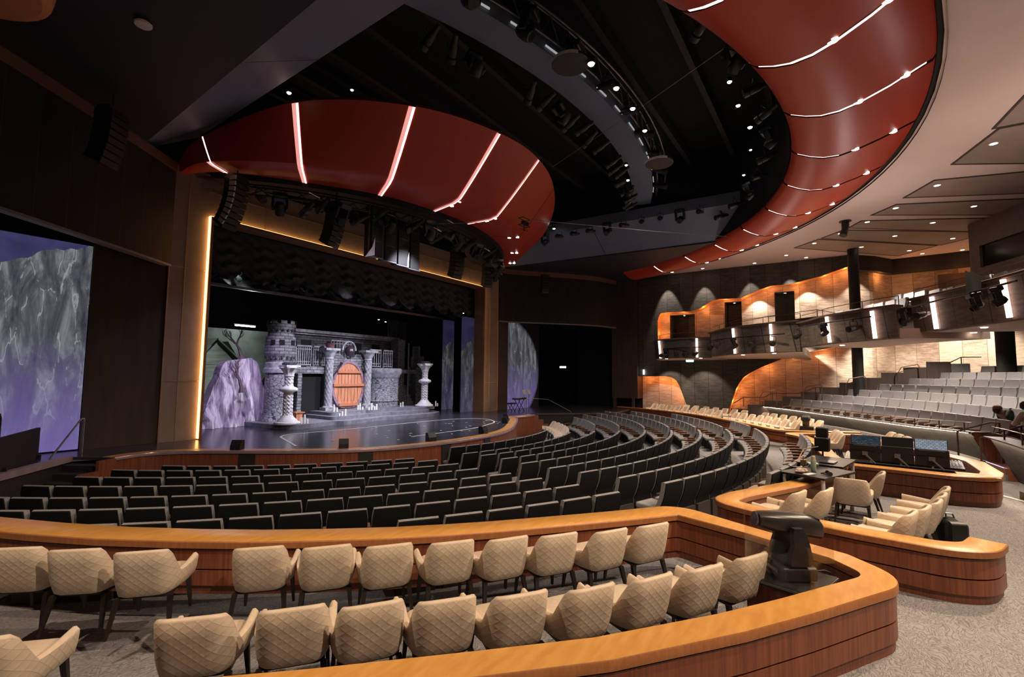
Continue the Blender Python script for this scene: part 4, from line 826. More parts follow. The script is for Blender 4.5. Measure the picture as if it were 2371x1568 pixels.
# orange glow tucked behind the edge of the cut-outs
def pt(loc,e,col,r=.02):
    l=bpy.data.lights.new('strip_lamp','POINT'); l.energy=e; l.color=col; l.shadow_soft_size=r; o=bpy.data.objects.new('strip_lamp',l); C.objects.link(o); o.location=loc
ORG=(1,.36,.10)
for y,z in ((9.2,5.2),(9.0,6.25),(7.9,6.3),(6.6,6.6),(5.4,6.95),(4.2,7.0),(3.1,7.4),(1.6,7.55),(.3,7.85),(-.6,8.2)): pt((30.95,y,z),8,ORG)
for y,z in ((10.2,2.3),(9.3,2.3),(8.6,2.1),(8.1,1.3)): pt((30.95,y,z),9,ORG)
for y,z in ((5.0,1.0),(4.75,1.7),(4.3,2.35),(3.3,2.95),(2.0,3.5),(.6,3.8)): pt((30.95,y,z),8,ORG)
for y in (-2.2,-3.8,-5.4): pt((32.3,y,7.9),9,ORG); pt((32.2,y,4.6),9,ORG)
# small lamps under the balcony
for x,y,z,e in ((27.2,7.2,3.36,150),(25.2,4.3,3.4,170),(23.2,1.9,3.4,170),(21.6,.2,3.55,170),(27.6,3.2,3.4,130)):
    spot((x,y,z),(x-1.2,y+1.0,0),e,WARM,150,.6,.05)
for x,y,z,e in ((25.6,-.6,3.9,420),(23.4,-2.2,3.75,420),(21.0,-3.6,3.8,420),(18.3,-4.6,3.9,330),(27.3,-3.4,4.3,420),(24.6,-5.6,4.2,380)):
    spot((x,y,z),(x-.3,y+.3,0),e,NEUT,155,.6,.05)
for i,(x,y,z) in enumerate(((27.2,7.9,3.44),(26.9,6.0,3.44),(24.6,3.6,3.49),(23.4,2.2,3.49),(21.4,-.2,3.66),(17.6,-3.3,3.84),(16.6,-4.4,3.84),(19.4,-3.4,3.84))):
    mb=MB(); mb.lathe([(.001,0),(.07,0),(.08,.015)],n=12); t_=mb.obj('soffit_lamp',g_warm); t_.location=(x,y,z-.012); tag(t_,'small round lamp set in the underside of the balcony','lamp','lamps under the balcony')
for i,(x,y,z,w,h,lb) in enumerate(((29.3,7.15,3.38,.42,.12,'lit green exit sign hanging under the balcony'),(30.565,10.35,2.72,.06,.30,'small white vertical lamp above the low arch'),(28.6,15.2,3.0,.45,.12,'small lit sign glowing in the dark side stage'))):
    t_=thing('lit_sign',lb,'sign',(x,y,z)); mb=MB(); mb.box((0,0,0),(.05,w,h)); mb.obj('face',g_exit if i!=1 else g_cool,t_); mb=MB(); mb.box((.03,0,h/2+.02),(.03,w*.9,.03)); mb.obj('bracket',m_black,t_)
# ---------------------------------------------------------------- stage set materials
def stone(name,c1,c2,sc=3.2,zs=1.5,cyl=False,edge=.06):
    m=mat(name,c1,.8); N,L=nt(m); b=N['Principled BSDF']; tc=N.new('ShaderNodeTexCoord'); mp=N.new('ShaderNodeMapping'); mp.inputs['Scale'].default_value=(1,1,zs); L.new(tc.outputs['Object'],mp.inputs[0])
    v=N.new('ShaderNodeTexVoronoi'); v.feature='DISTANCE_TO_EDGE'; v.inputs['Scale'].default_value=sc; L.new(mp.outputs[0],v.inputs['Vector'])
    v2=N.new('ShaderNodeTexVoronoi'); v2.inputs['Scale'].default_value=sc; L.new(mp.outputs[0],v2.inputs['Vector'])
    nz=N.new('ShaderNodeTexNoise'); nz.inputs['Scale'].default_value=9; nz.inputs['Detail'].default_value=5; L.new(tc.outputs['Object'],nz.inputs['Vector'])
    sep=N.new('ShaderNodeSeparateColor'); L.new(v2.outputs['Color'],sep.inputs[0])
    t=math_(N,L,'ADD',math_(N,L,'MULTIPLY',sep.outputs[0],.5),math_(N,L,'MULTIPLY',nz.outputs[0],.6)); col=mixc(N,L,t,c2,c1)
    e=math_(N,L,'LESS_THAN',v.outputs['Distance'],edge); L.new(mixc(N,L,e,col,tuple(c*.18 for c in c2)),b.inputs['Base Color'])
    bp=N.new('ShaderNodeBump'); bp.inputs['Strength'].default_value=.8; bp.inputs['Distance'].default_value=.03; L.new(math_(N,L,'MINIMUM',v.outputs['Distance'],.15),bp.inputs['Height']); L.new(bp.outputs[0],b.inputs['Normal']); return m
def brick(name,c1,c2,cyl=0,bw=.34,bh=.12):
    m=mat(name,c1,.8); N,L=nt(m); b=N['Principled BSDF']; tc=N.new('ShaderNodeTexCoord'); sp=N.new('ShaderNodeSeparateXYZ'); L.new(tc.outputs['Object'],sp.inputs[0]); cb=N.new('ShaderNodeCombineXYZ')
    if cyl: L.new(math_(N,L,'MULTIPLY',math_(N,L,'ARCTAN2',sp.outputs[1],sp.outputs[0]),cyl),cb.inputs[0])
    else: L.new(math_(N,L,'ADD',sp.outputs[0],sp.outputs[1]),cb.inputs[0])
    L.new(sp.outputs[2],cb.inputs[1]); w=N.new('ShaderNodeTexBrick'); w.inputs['Scale'].default_value=1; w.inputs['Brick Width'].default_value=bw; w.inputs['Row Height'].default_value=bh; w.inputs['Mortar Size'].default_value=.010
    w.inputs['Color1'].default_value=(*c1,1); w.inputs['Color2'].default_value=(*c2,1); w.inputs['Mortar'].default_value=(*[c*.15 for c in c2],1); L.new(cb.outputs[0],w.inputs['Vector'])
    nz=N.new('ShaderNodeTexNoise'); nz.inputs['Scale'].default_value=6; nz.inputs['Detail'].default_value=6; L.new(tc.outputs['Object'],nz.inputs['Vector']); L.new(mixc(N,L,.8,w.outputs[0],nz.outputs[0],'MULTIPLY'),b.inputs['Base Color'])
    b2=N.new('ShaderNodeBump'); b2.inputs['Strength'].default_value=.6; b2.inputs['Distance'].default_value=.02; b2.invert=True; L.new(w.outputs['Fac'],b2.inputs['Height']); L.new(b2.outputs[0],b.inputs['Normal']); return m
G1=(.34,.34,.38);G2=(.14,.14,.17)
m_rub=stone('rubble_stone',G1,G2,6.0,1.6,edge=.045); m_brk=brick('castle_brick',(.42,.42,.46),(.22,.22,.26)); m_brkc=brick('tower_brick',(.46,.46,.50),(.24,.24,.28),.55)
m_mold=mat('carved_grey_stone',(.38,.38,.42),.7,col2=(.20,.20,.24),ns=7,bump=.4); m_whitest=mat('white_carved_stone',(.78,.77,.80),.7,col2=(.6,.6,.66),ns=9,bump=.3)
m_dkst=mat('dark_painted_stone',(.07,.07,.085),.8,col2=(.03,.03,.04),ns=6)
m_plank=mat('orange_door_planks',(.62,.27,.14),.6,col2=(.36,.14,.07),sc=(16,1,1.2),ns=1.5,det=6)
m_candle=mat('white_candle_wax',(.9,.88,.86),.5); m_bark=mat('mauve_bark',(.16,.11,.13),.8,col2=(.08,.055,.07),ns=12)
def rockmat():
    m=mat('painted_lilac_rock',(.5,.45,.6),.85); N,L=nt(m); b=N['Principled BSDF']; tc=N.new('ShaderNodeTexCoord'); mp=N.new('ShaderNodeMapping'); mp.inputs['Scale'].default_value=(5.5,1,1.0); mp.inputs['Rotation'].default_value=(0,-.30,0); L.new(tc.outputs['Object'],mp.inputs[0])
    nz=N.new('ShaderNodeTexNoise'); nz.inputs['Scale'].default_value=1.3; nz.inputs['Detail'].default_value=8; nz.inputs['Roughness'].default_value=.62; nz.inputs['Distortion'].default_value=.6; L.new(mp.outputs[0],nz.inputs['Vector'])
    rp=N.new('ShaderNodeValToRGB'); e=rp.color_ramp.elements; e[0].position=.32; e[0].color=(.10,.08,.12,1); e[1].position=.66; e[1].color=(.78,.74,.80,1); x=e.new(.46); x.color=(.46,.41,.52,1); L.new(nz.outputs[0],rp.inputs[0]); L.new(rp.outputs[0],b.inputs['Base Color'])
    bp=N.new('ShaderNodeBump'); bp.inputs['Strength'].default_value=.9; bp.inputs['Distance'].default_value=.08; L.new(nz.outputs[0],bp.inputs['Height']); L.new(bp.outputs[0],b.inputs['Normal']); return m
m_rock=rockmat()
# ---------------------------------------------------------------- rock hill with two bare trees
TOP=[(7.6,.42),(8.0,.5),(8.25,.85),(8.5,1.4),(8.8,2.1),(9.1,2.68),(9.28,2.86),(9.45,2.92),(9.99,3.02),(10.21,2.85),(10.38,2.39),(10.55,2.19),(10.66,1.4)]
hx=Vector((9.3,19.4,.37)); rows=[]; N_=44
for j in range(27):
    v=j/26; r=[]
    for i in range(N_+1):
        x=7.7+(10.64-7.7)*i/N_; h=lerp(TOP,x)-.37; u=i/N_
        y=19.35-.45*(1-v)*(.5+.5*math.sin(PI*u))-.10*math.sin(x*9+v*3)-.07*math.sin(x*23+v*5)*(1-v*.5)
        r.append(Vector((x-.12*math.sin(v*9+x*4)*v,y,.375+h*v))-hx)
    rows.append(r)
rows.append([Vector((p.x+hx.x,p.y+hx.y+.5,p.z+hx.z-.02))-hx for p in rows[-1]]); rows.append([Vector((p.x+hx.x,p.y+hx.y,.37))-hx for p in rows[-1]])
t=thing('rock_hill','lilac painted rock hill at the left of the stage set, streaked with pale strokes','rock scenery',hx); mb=MB(); mb.grid(rows); mb.obj('rock_face',m_rock,t,smooth=True,angle=30)
mb=MB(); mb.grid([[Vector((10.64,y,z))-hx for y in (18.95,19.3,19.8)] for z in (.375,.8,1.4,1.9)]+[[Vector((10.95,y,z))-hx for y in (19.1,19.5,19.9)] for z in (2.3,2.75)]); mb.obj('side_face',m_dkst,t)
def tree(name,base,h,lean,label,seed):
    r=random.Random(seed); t=tag(MB().add([],[]).obj('tmp',m_bark) if 0 else None,label,'tree') if 0 else None
    mb=MB()
    def br(p,d,l,rad,dep):
        q=[p]; dd=d.copy()
        for k in range(3): dd=(dd+Vector((r.uniform(-.35,.35),r.uniform(-.2,.2),r.uniform(-.05,.25)))).normalized(); q.append(q[-1]+dd*l/3)
        mb.tube(q,[rad*1.15,rad,rad*.85,rad*.62],6)
        if dep: 
            for _ in range(3 if dep>1 else 2): br(q[-1 if r.random()<.6 else 2],(dd+Vector((r.uniform(-1.1,1.1),r.uniform(-.4,.4),r.uniform(-.1,.8)))).normalized(),l*.62,rad*.52,dep-1)
    b=Vector((0,0,0)); mb.tube([b+Vector((0,0,-.05)),b+Vector((lean*.1,0,h*.15))],[.13,.06],8); br(b+Vector((0,0,h*.05)),Vector((lean,0,1)).normalized(),h*.45,.06,4)
    o=mb.obj(name,m_bark,smooth=True); o.location=base; return tag(o,label,'tree')
tree('bare_tree',(9.78,19.55,2.93),1.3,-.15,'bare twisted little tree standing on top of the lilac rock hill',3)
tree('bare_tree',(9.50,18.85,1.72),1.35,-.35,'bare mauve tree growing out of the middle of the lilac rock face',11)
# cottage and lit back wall behind the rock
mb=MB(); mb.box((0,0,2.1),(9,.1,4.4)); bw=mb.obj('painted_backcloth',mat('sage_painted_cloth',(.20,.22,.20),.8,col2=(.10,.11,.10),ns=1.2)); bw.location=(11.5,26,.37); tag(bw,'grey green painted backcloth behind the cottage at the left rear of the stage','backcloth')
ct=thing('cottage','pale wooden cottage front with steep gabled roof behind the lilac rock','cottage',(10.6,24,.37))
mb=MB(); mb.box((.1,0,1.2),(1.8,.8,2.4)); mb.add([(-.8,-.42,2.4),(1.0,-.42,2.4),(.0,-.42,3.5)],[(0,1,2)]); mb.obj('walls',mat('pale_weatherboard',(.34,.36,.33),.8,col2=(.22,.23,.21),sc=(1,1,9),ns=1.5),ct)
mb=MB(); mb.add([(-.05,-.75,3.62),(-.05,.5,3.62),(1.35,.5,2.35),(1.35,-.75,2.35),(-.05,-.75,3.54),(1.35,-.75,2.27)],[(0,1,2,3),(0,3,5,4)]); mb.add([(-.05,-.75,3.62),(-.05,.5,3.62),(-1.1,.5,2.35),(-1.1,-.75,2.35)],[(0,3,2,1)]); mb.add([(.5,-.5,3.5),(.5,.5,3.5),(1.4,.3,2.8),(1.1,-.6,2.5)],[(0,3,2,1)]); mb.obj('roof',mat('grey_shingle_roof',(.30,.32,.29),.8,col2=(.20,.21,.19),sc=(1,1,12),ns=2),ct)
mb=MB(); mb.box((.3,-.46,1.75),(.5,.08,.05)); mb.box((.3,-.44,1.1),(.36,.04,.55)); mb.obj('window_ledge',m_mold,ct)
tl=thing('tube_light','white tube light glowing above the cottage roof','tube light',(12.6,25,4.8)); mb=MB(); mb.cyl((-.5,0,0),(.5,0,0),.035); mb.obj('tube',g_cool,tl); mb=MB(); mb.box((0,.03,.06),(1.1,.06,.05)); mb.obj('housing',m_grey,tl)
pt((12.6,24.6,4.5),60,(.85,.95,.9),.1)
# ---------------------------------------------------------------- castle tower
tw_=thing('castle_tower','tall round grey castle tower with toothed battlements and small square windows','castle tower',(10.83,18.62,.54))
mb=MB(); mb.lathe([(.66,0),(.62,.12),(.56,.25),(.53,.4),(.52,1.9)],n=32,mod=lambda t,z,j:1+.012*math.sin(t*17+z*9)); mb.obj('rubble_base',m_rub,tw_,smooth=True)
mb=MB(); mb.lathe([(.56,1.88),(.60,1.9),(.60,2.05),(.55,2.1),(.55,2.28),(.50,2.32)],n=32); mb.obj('string_course',m_mold,tw_,smooth=True,angle=30)
mb=MB(); mb.lathe([(.47,2.3),(.49,2.44),(.56,2.58),(.585,2.62),(.57,2.9),(.55,3.3),(.49,3.36),(.47,3.62)],n=32); mb.obj('brick_drum',m_brkc,tw_,smooth=True,angle=30)
mb=MB(); mb.lathe([(.48,3.52),(.47,3.6),(.53,3.68),(.545,3.72),(.545,3.86),(.48,3.86),(.47,3.7)],n=32); mb.obj('parapet',m_brkc,tw_,smooth=True,angle=30)
for k in range(9):
    a=2*PI*k/9+.15; mb=MB(); mb.lathe([(.47,3.85),(.55,3.85),(.55,3.98),(.47,3.98),(.47,3.85)],n=4,a0=math.degrees(a)-12,a1=math.degrees(a)+12); mb.obj('merlon',m_brkc,tw_)
mb=MB()
for k in range(16): a=2*PI*k/16; mb.lathe([(.001,0),(.055,0),(.05,.06),(.001,.09)],(.51*math.cos(a),.51*math.sin(a),3.56),6); mb.lathe([(.001,0),(.05,0),(.05,.10),(.001,.12)],(.53*math.cos(a),.53*math.sin(a),2.46),6)
mb.obj('corbels',m_dkst,tw_)
for a in (-150,-115,-70,-30): 
    a=math.radians(a); mb=MB(); mb.box((.565*math.cos(a),.565*math.sin(a),3.1),(.05,.17,.20),a); mb.obj('window',m_void,tw_)
# ---------------------------------------------------------------- castle rear wall, gallery, balustrades
cw=thing('castle_wall','long grey castle rear wall with cornice, dark windows and arch above the gallery','castle wall',(15.5,20.7,.37)); 
mb=MB(); mb.box((.05,0,2.0),(6.3,.25,4.0)); mb.obj('wall_face',brick('rear_castle_brick',(.22,.22,.25),(.11,.11,.13)),cw)
mb=MB(); mb.box((.05,-.1,4.02),(6.5,.5,.14)); mb.box((.05,-.06,3.9),(6.4,.36,.08)); mb.obj('cornice',m_mold,cw)
for x in (-2.3,-.95,.6,1.8): mb=MB(); mb.box((x,-.14,3.15),(.5,.03,.95)); mb.obj('window',m_void,cw)
mb=MB(); mb.box((-1.6,-.95,2.2),(3.3,1.5,.32)); mb.obj('gallery_floor',m_brk,cw); mb=MB(); mb.box((2.0,-.9,2.2),(3.0,1.3,.2)); mb.obj('gallery_floor',m_brk,cw)
def balust(loc,w,n,label,rz=0):
    t=thing('balustrade',label,'balustrade',loc,rz,'castle balustrades'); mb=MB(); mb.box((0,0,.88),(w,.08,.06)); mb.box((0,0,.74),(w,.04,.03)); mb.box((0,0,.06),(w,.06,.04)); mb.box((0,0,.20),(w,.04,.03)); mb.obj('rails',m_mold,t)
    for k in range(n+1): x=-w/2+w*k/n; mb=MB(); mb.box((x,0,.45),(.035,.035,.9 if k in(0,n) else .78)); mb.obj('baluster',m_mold,t)
    return t
balust((12.2,19.25,2.74),.80,8,'left grey castle balustrade beside the tall round tower'); balust((13.05,19.25,2.74),.66,6,'grey castle balustrade left of the scaly pillar')
balust((16.1,19.15,2.74),.7,5,'grey castle balustrade above the right round turret, left half'); balust((16.95,19.2,2.74),.6,5,'grey castle balustrade above the right round turret, right half')
balust((14.4,19.6,3.1),1.1,7,'small pale balustrade behind the arch over the round door')
dd=thing('dark_doorway','tall plain black doorway panel between the round tower and the door pillars','doorway',(12.5,19.0,.54)); mb=MB(); mb.box((.02,.1,.93),(1.08,.08,1.86)); mb.obj('opening',m_void,dd); mb=MB(); mb.box((-.62,.0,.95),(.2,.3,1.9)); mb.box((.0,.0,2.02),(1.7,.34,.28)); mb.obj('brick_surround',m_brk,dd); mb=MB(); mb.box((.62,0,.95),(.12,.25,1.9)); mb.obj('jamb',m_dkst,dd)
# door wall with oval plank door
dw=thing('oval_plank_door','orange plank oval door with cross battens set in grey brick arch wall','door',(14.42,19.0,.85)); C0=(0,0,1.05)
mb=MB(); hw=.98
outl=[(-hw,-.05),(-hw,2.5),(-.45,2.5),(-.35,2.38),(-.18,2.28),(0,2.25),(.18,2.28),(.35,2.38),(.45,2.5),(hw,2.5),(hw,-.05)]
mb.add([(x,.05,z) for x,z in outl]+[(x,.3,z) for x,z in outl],[tuple(range(11))]+[(i,i+11,(i+1)%11+11,(i+1)%11) for i in range(11)]); mb.obj('brick_wall',m_brk,dw)
el=lambda t,kx=.80,kz=1.04:(kx*math.cos(t)*(1-.06*math.sin(t)),1.04+kz*math.sin(t))
def ring2(kx,kz,y): return [(el(2*PI*i/48,kx,kz)[0],y,max(.0,el(2*PI*i/48,kx,kz)[1])) for i in range(48)]
mb=MB(); mb.add(ring2(.78,1.02,-.03),[tuple(reversed(range(48)))]); mb.obj('planks',m_plank,dw)
mb=MB(); mb.grid([ring2(.78,1.02,.0),ring2(.78,1.02,-.07),ring2(.90,1.15,-.07),ring2(.92,1.17,.06)],closed=True); mb.obj('ring_frame',mat('mauve_carved_frame',(.30,.20,.28),.7,col2=(.16,.10,.15),ns=9),dw,smooth=True,angle=30)
for z,w in ((.14,1.05),(1.05,1.72),(1.66,1.30)): mb=MB(); mb.box((0,-.09,z),(w,.08,.12)); mb.obj('batten',mat('red_brown_batten',(.45,.17,.09),.6,sc=(2,1,14),ns=2) if 'red_brown_batten' not in bpy.data.materials else bpy.data.materials['red_brown_batten'],dw)
mb=MB(); 
for x in (-.55,-.38,-.2,-.02,.16,.34,.52): mb.box((x,-.036,1.03),(.012,.012,1.5))
mb.obj('plank_gaps',m_dkst,dw)
mb=MB(); mb.lathe([(.001,-.24),(.15,-.2),(.235,-.06),(.24,.04),(.19,.17),(.08,.25),(.001,.27)],(0,-.05,2.62),20); mb.obj('round_boss',mat('dark_bronze_boss',(.09,.07,.09),.35,.6),dw,smooth=True)
mb=MB(); mb.tube([(.36*math.cos(t),0,2.66+.42*math.sin(t)) for t in [PI*i/14 for i in range(15)]],.045,8); mb.obj('arch_hoop',m_mold,dw,smooth=True)
def pillar(loc,label):
    t=thing('carved_pillar',label,'pillar',loc,0,'scaly pillars beside the oval door')
    mb=MB(); mb.lathe([(.165,0.42+z*.025) for z in range(0,85)],n=64,mod=lambda a,z,j:1+.16*(abs(math.sin(4*a+z*12))*abs(math.sin(4*a-z*12)))**.5-.06); mb.obj('scaly_shaft',m_mold,t,smooth=True,angle=80)
    mb=MB(); mb.box((0,0,.16),(.52,.45,.46)); mb.lathe([(.25,.38),(.23,.43),(.18,.46)],n=20); mb.obj('plinth_block',m_mold,t)
    mb=MB(); mb.lathe([(.17,2.50),(.21,2.54),(.18,2.60),(.22,2.72),(.30,2.86),(.34,2.9)],n=20,mod=lambda a,z,j:1+.08*math.cos(6*a)*(z>2.65)); mb.box((0,0,2.96),(.72,.55,.10)); mb.obj('capital',m_mold,t,smooth=True,angle=40); return t
pillar((13.18,18.72,.54),'left scaly carved pillar beside the oval orange door'); pillar((15.42,18.85,.54),'right scaly carved pillar beside the oval orange door')
mb=MB(); mb.lathe([(.14,0),(.2,.16),(.26,.22)],n=14); 
b_=mb.obj('planter_basket',mat('maroon_basket',(.16,.06,.07),.7),smooth=True); b_.location=(13.2,18.75,3.55); tag(b_,'maroon basket standing on top of the left scaly pillar','basket')
for s,(x,a) in enumerate(((13.75,.5),(15.15,-.5))):
    t=thing('wall_torch','dark wall torch leaning out %s the oval door'%('left of','right of')[s],'torch',(x,18.88,2.75)); mb=MB(); mb.cyl((-a*.35,-.05,-.35),(a*.05,-.12,.0),.025); mb.obj('handle',m_blk2,t); mb=MB(); mb.cyl((a*.05,-.12,0),(a*.2,-.14,.18),.04,.07); mb.obj('head',m_blk2,t)
# right turret, stair, ragged tower
rt=thing('round_turret','squat round rubble turret with moulded rim at the right of the oval door','turret',(16.6,19.15,.54)); mb=MB(); mb.lathe([(.80,0),(.79,.5),(.84,.55),(.80,.62),(.79,1.7)],n=36,mod=lambda t,z,j:1+.01*math.sin(t*19+z*7)); mb.obj('rubble_drum',m_rub,rt,smooth=True)
mb=MB(); mb.lathe([(.80,1.68),(.84,1.72),(.86,1.82),(.92,1.9),(.96,2.05),(.96,2.13),(.88,2.17),(.001,2.17)],n=36,mod=lambda t,z,j:1+(.02*math.cos(t*22) if j in(1,2,3) else 0)); mb.obj('moulded_rim',m_mold,rt,smooth=True,angle=40)
t=thing('castle_stair','narrow grey stair rising behind the right turret','stair',(19.3,20.0,.54))
for k in range(7): mb=MB(); mb.box((0,.12*k,.09+.18*k),(.8,.3,.18+0*k)); mb.obj('step',m_mold,t)
mb=MB(); mb.box((-.75,.2,1.9),(.5,.6,3.8)); mb.obj('brick_pier',m_rub,t); mb=MB(); mb.cyl((-.42,-.3,0),(-.42,-.3,3.6),.045); mb.obj('slim_post',m_mold,t)
t=thing('ragged_tower','thin broken topped dark brick tower fragment behind the right white column','castle tower',(20.05,20.1,.54)); mb=MB(); mb.prism([(-.45,-.3),(.25,-.3),(.25,.4),(-.45,.4)],0,2.3); mb.prism([(-.3,-.3),(.15,-.3),(.15,.3),(-.3,.3)],2.3,2.9); mb.prism([(-.3,-.25),(-.12,-.25),(-.12,.2),(-.3,.2)],2.9,3.5); mb.obj('brickwork',m_rub,t)
for i,(x,z,w,zz) in enumerate(((19.3,3.6,.9,1.3),)): t=thing('painted_flat','dark painted mountain flat standing behind the stair','scenery flat',(x,21.5,.37)); mb=MB(); mb.box((.4,0,2.6),(1.5,.08,5.2)); mb.obj('canvas',mat('night_cliff_paint',(.09,.09,.12),.8,col2=(.03,.03,.045),sc=(1,1,.6),ns=3,det=8),t)
# white zigzag columns
def zcol(loc,label,s=1.):
    t=thing('zigzag_column',label,'column',loc,0,'white zigzag columns')
    mb=MB(); mb.lathe([(.44,0),(.46,.04),(.44,.09),(.36,.11),(.34,.16),(.24,.24),(.18,.34)],n=28); mb.obj('base',m_whitest,t,smooth=True,angle=35)
    def zz(a,z,j): k=((z*7.5+abs(((a/(2*PI)*7)%1)-.5)*1.3)%1); return 1+.30*(abs(k-.5)*2-.5)
    mb=MB(); mb.lathe([(.155,.34+.0125*i) for i in range(65)],n=70,mod=zz); mb.obj('zigzag_shaft',m_whitest,t,smooth=True,angle=80)
    mb=MB(); mb.lathe([(.14,1.14),(.20,1.18),(.30,1.22),(.33,1.28),(.30,1.34),(.20,1.38),(.15,1.42)],n=28); mb.obj('bulging_ring',m_whitest,t,smooth=True,angle=60)
    mb=MB(); mb.lathe([(.14,1.42+.0125*i) for i in range(27)],n=70,mod=zz); mb.obj('upper_shaft',m_whitest,t,smooth=True,angle=80)
    mb=MB(); mb.lathe([(.15,1.74),(.18,1.78),(.17,1.82),(.19,1.92),(.26,2.02),(.33,2.08),(.30,2.12)],n=32,mod=lambda a,z,j:1+(.12*math.cos(8*a) if 1.85<z<2.1 else 0)); mb.box((0,0,2.15),(.56,.56,.07)); mb.obj('leafy_capital',m_whitest,t,smooth=True,angle=40)
    mb=MB(); mb.lathe([(.001,2.19),(.24,2.19),(.26,2.25),(.2,2.29),(.001,2.28)],n=12,mod=lambda a,z,j:1+.1*math.sin(5*a)); mb.obj('dark_moss_top',m_dkst,t); return t
zcol((10.24,16.95,.54),'large white zigzag column at the front left of the castle platform'); zcol((18.0,17.55,.80),'white zigzag column at the right end of the castle platform')
# stepped platform
mb=MB(); pf1=rpath([(9.7,19.6),(9.85,17.4),(10.1,16.55),(10.7,16.45),(12.1,16.75),(12.4,16.35),(12.75,16.4),(14.8,16.75),(16.1,16.5),(17.6,16.4),(18.5,16.9),(18.9,17.8),(18.8,19.5),(20.4,20.4),(20.2,20.9),(10.4,20.9)],.25,4,True)
t=thing('castle_platform','low grey stone stepped platform carrying the whole castle set','platform',(14,18,.37)); mb.prism([(p.x-14,p.y-18) for p in pf1],0,.165); mb.obj('lower_tier',mat('grey_slab_stone',(.20,.20,.24),.6,col2=(.12,.12,.15),ns=5,bump=.3),t)
mb=MB(); mb.prism([(p.x-14,p.y-18) for p in rpath([(12.3,20),(12.2,17.0),(12.6,16.9),(14.8,17.2),(16.4,17.0),(17.7,16.95),(18.4,17.5),(18.4,20)],.2,4,True)],.165,.30); mb.obj('middle_tier',bpy.data.materials['grey_slab_stone'],t)
mb=MB(); mb.prism([(p.x-14,p.y-18) for p in rpath([(12.55,20),(12.5,17.45),(14.6,17.7),(15.2,18.1),(17.2,17.3),(18.4,17.1),(18.45,20)],.2,4,True)],.30,.43); mb.obj('upper_tier',bpy.data.materials['grey_slab_stone'],t)
CAN=[(10.66,16.70,.54,.22),(10.76,16.66,.54,.33),(10.84,16.60,.54,.16),(12.72,17.25,.67,.10),(12.82,17.20,.67,.17),(12.93,17.14,.67,.27),(12.8,17.75,.80,.30),(12.92,17.7,.80,.18),(14.32,18.1,.80,.20),(14.40,18.06,.80,.28),(14.5,18.0,.80,.12),(14.5,17.56,.80,.10),(14.6,17.5,.80,.30),(14.7,17.42,.80,.16),(14.8,17.4,.80,.26),(16.9,18.1,.80,.20),(17.0,18.05,.80,.24),(18.42,17.15,.80,.26),(18.5,17.1,.80,.15)]
nmc=['left','middle','right']; c0_=None
WH=['beside the big white column']*3+['on the lower castle step']*3+['at the foot of the left pillar']*2+['right of the oval door']*3+['on the step before the right pillar']*4+['before the round turret']*2+['beside the far white column']*2
cnt={}
for i,(x,y,z,h) in enumerate(CAN):
    w=WH[i]; n=WH.count(w); cnt[w]=cnt.get(w,0)+1; k=cnt[w]; pos={2:['left','right'],3:['left','middle','right'],4:['leftmost','second','third','rightmost']}[n][k-1]
    lb='white candle %s, %s of the cluster'%(w,pos)
    mb=MB(); mb.lathe([(.035,0),(.036,h*.3),(.033,h),(.02,h+.005),(.001,h-.01)],n=10); c=mb.obj('candle',m_candle,smooth=True,angle=50); c.location=(x,y,z); tag(c,lb,'candle','white candles on the castle platform')
t=thing('red_stool','small orange red box stool with flat top beside the white column','stool',(11.15,17.75,.54)); mb=MB(); mb.box((0,0,.16),(.26,.26,.32)); mb.obj('box_body',m_plank,t); mb=MB(); mb.box((0,0,.34),(.4,.36,.04)); mb.obj('top',bpy.data.materials['red_brown_batten'],t)
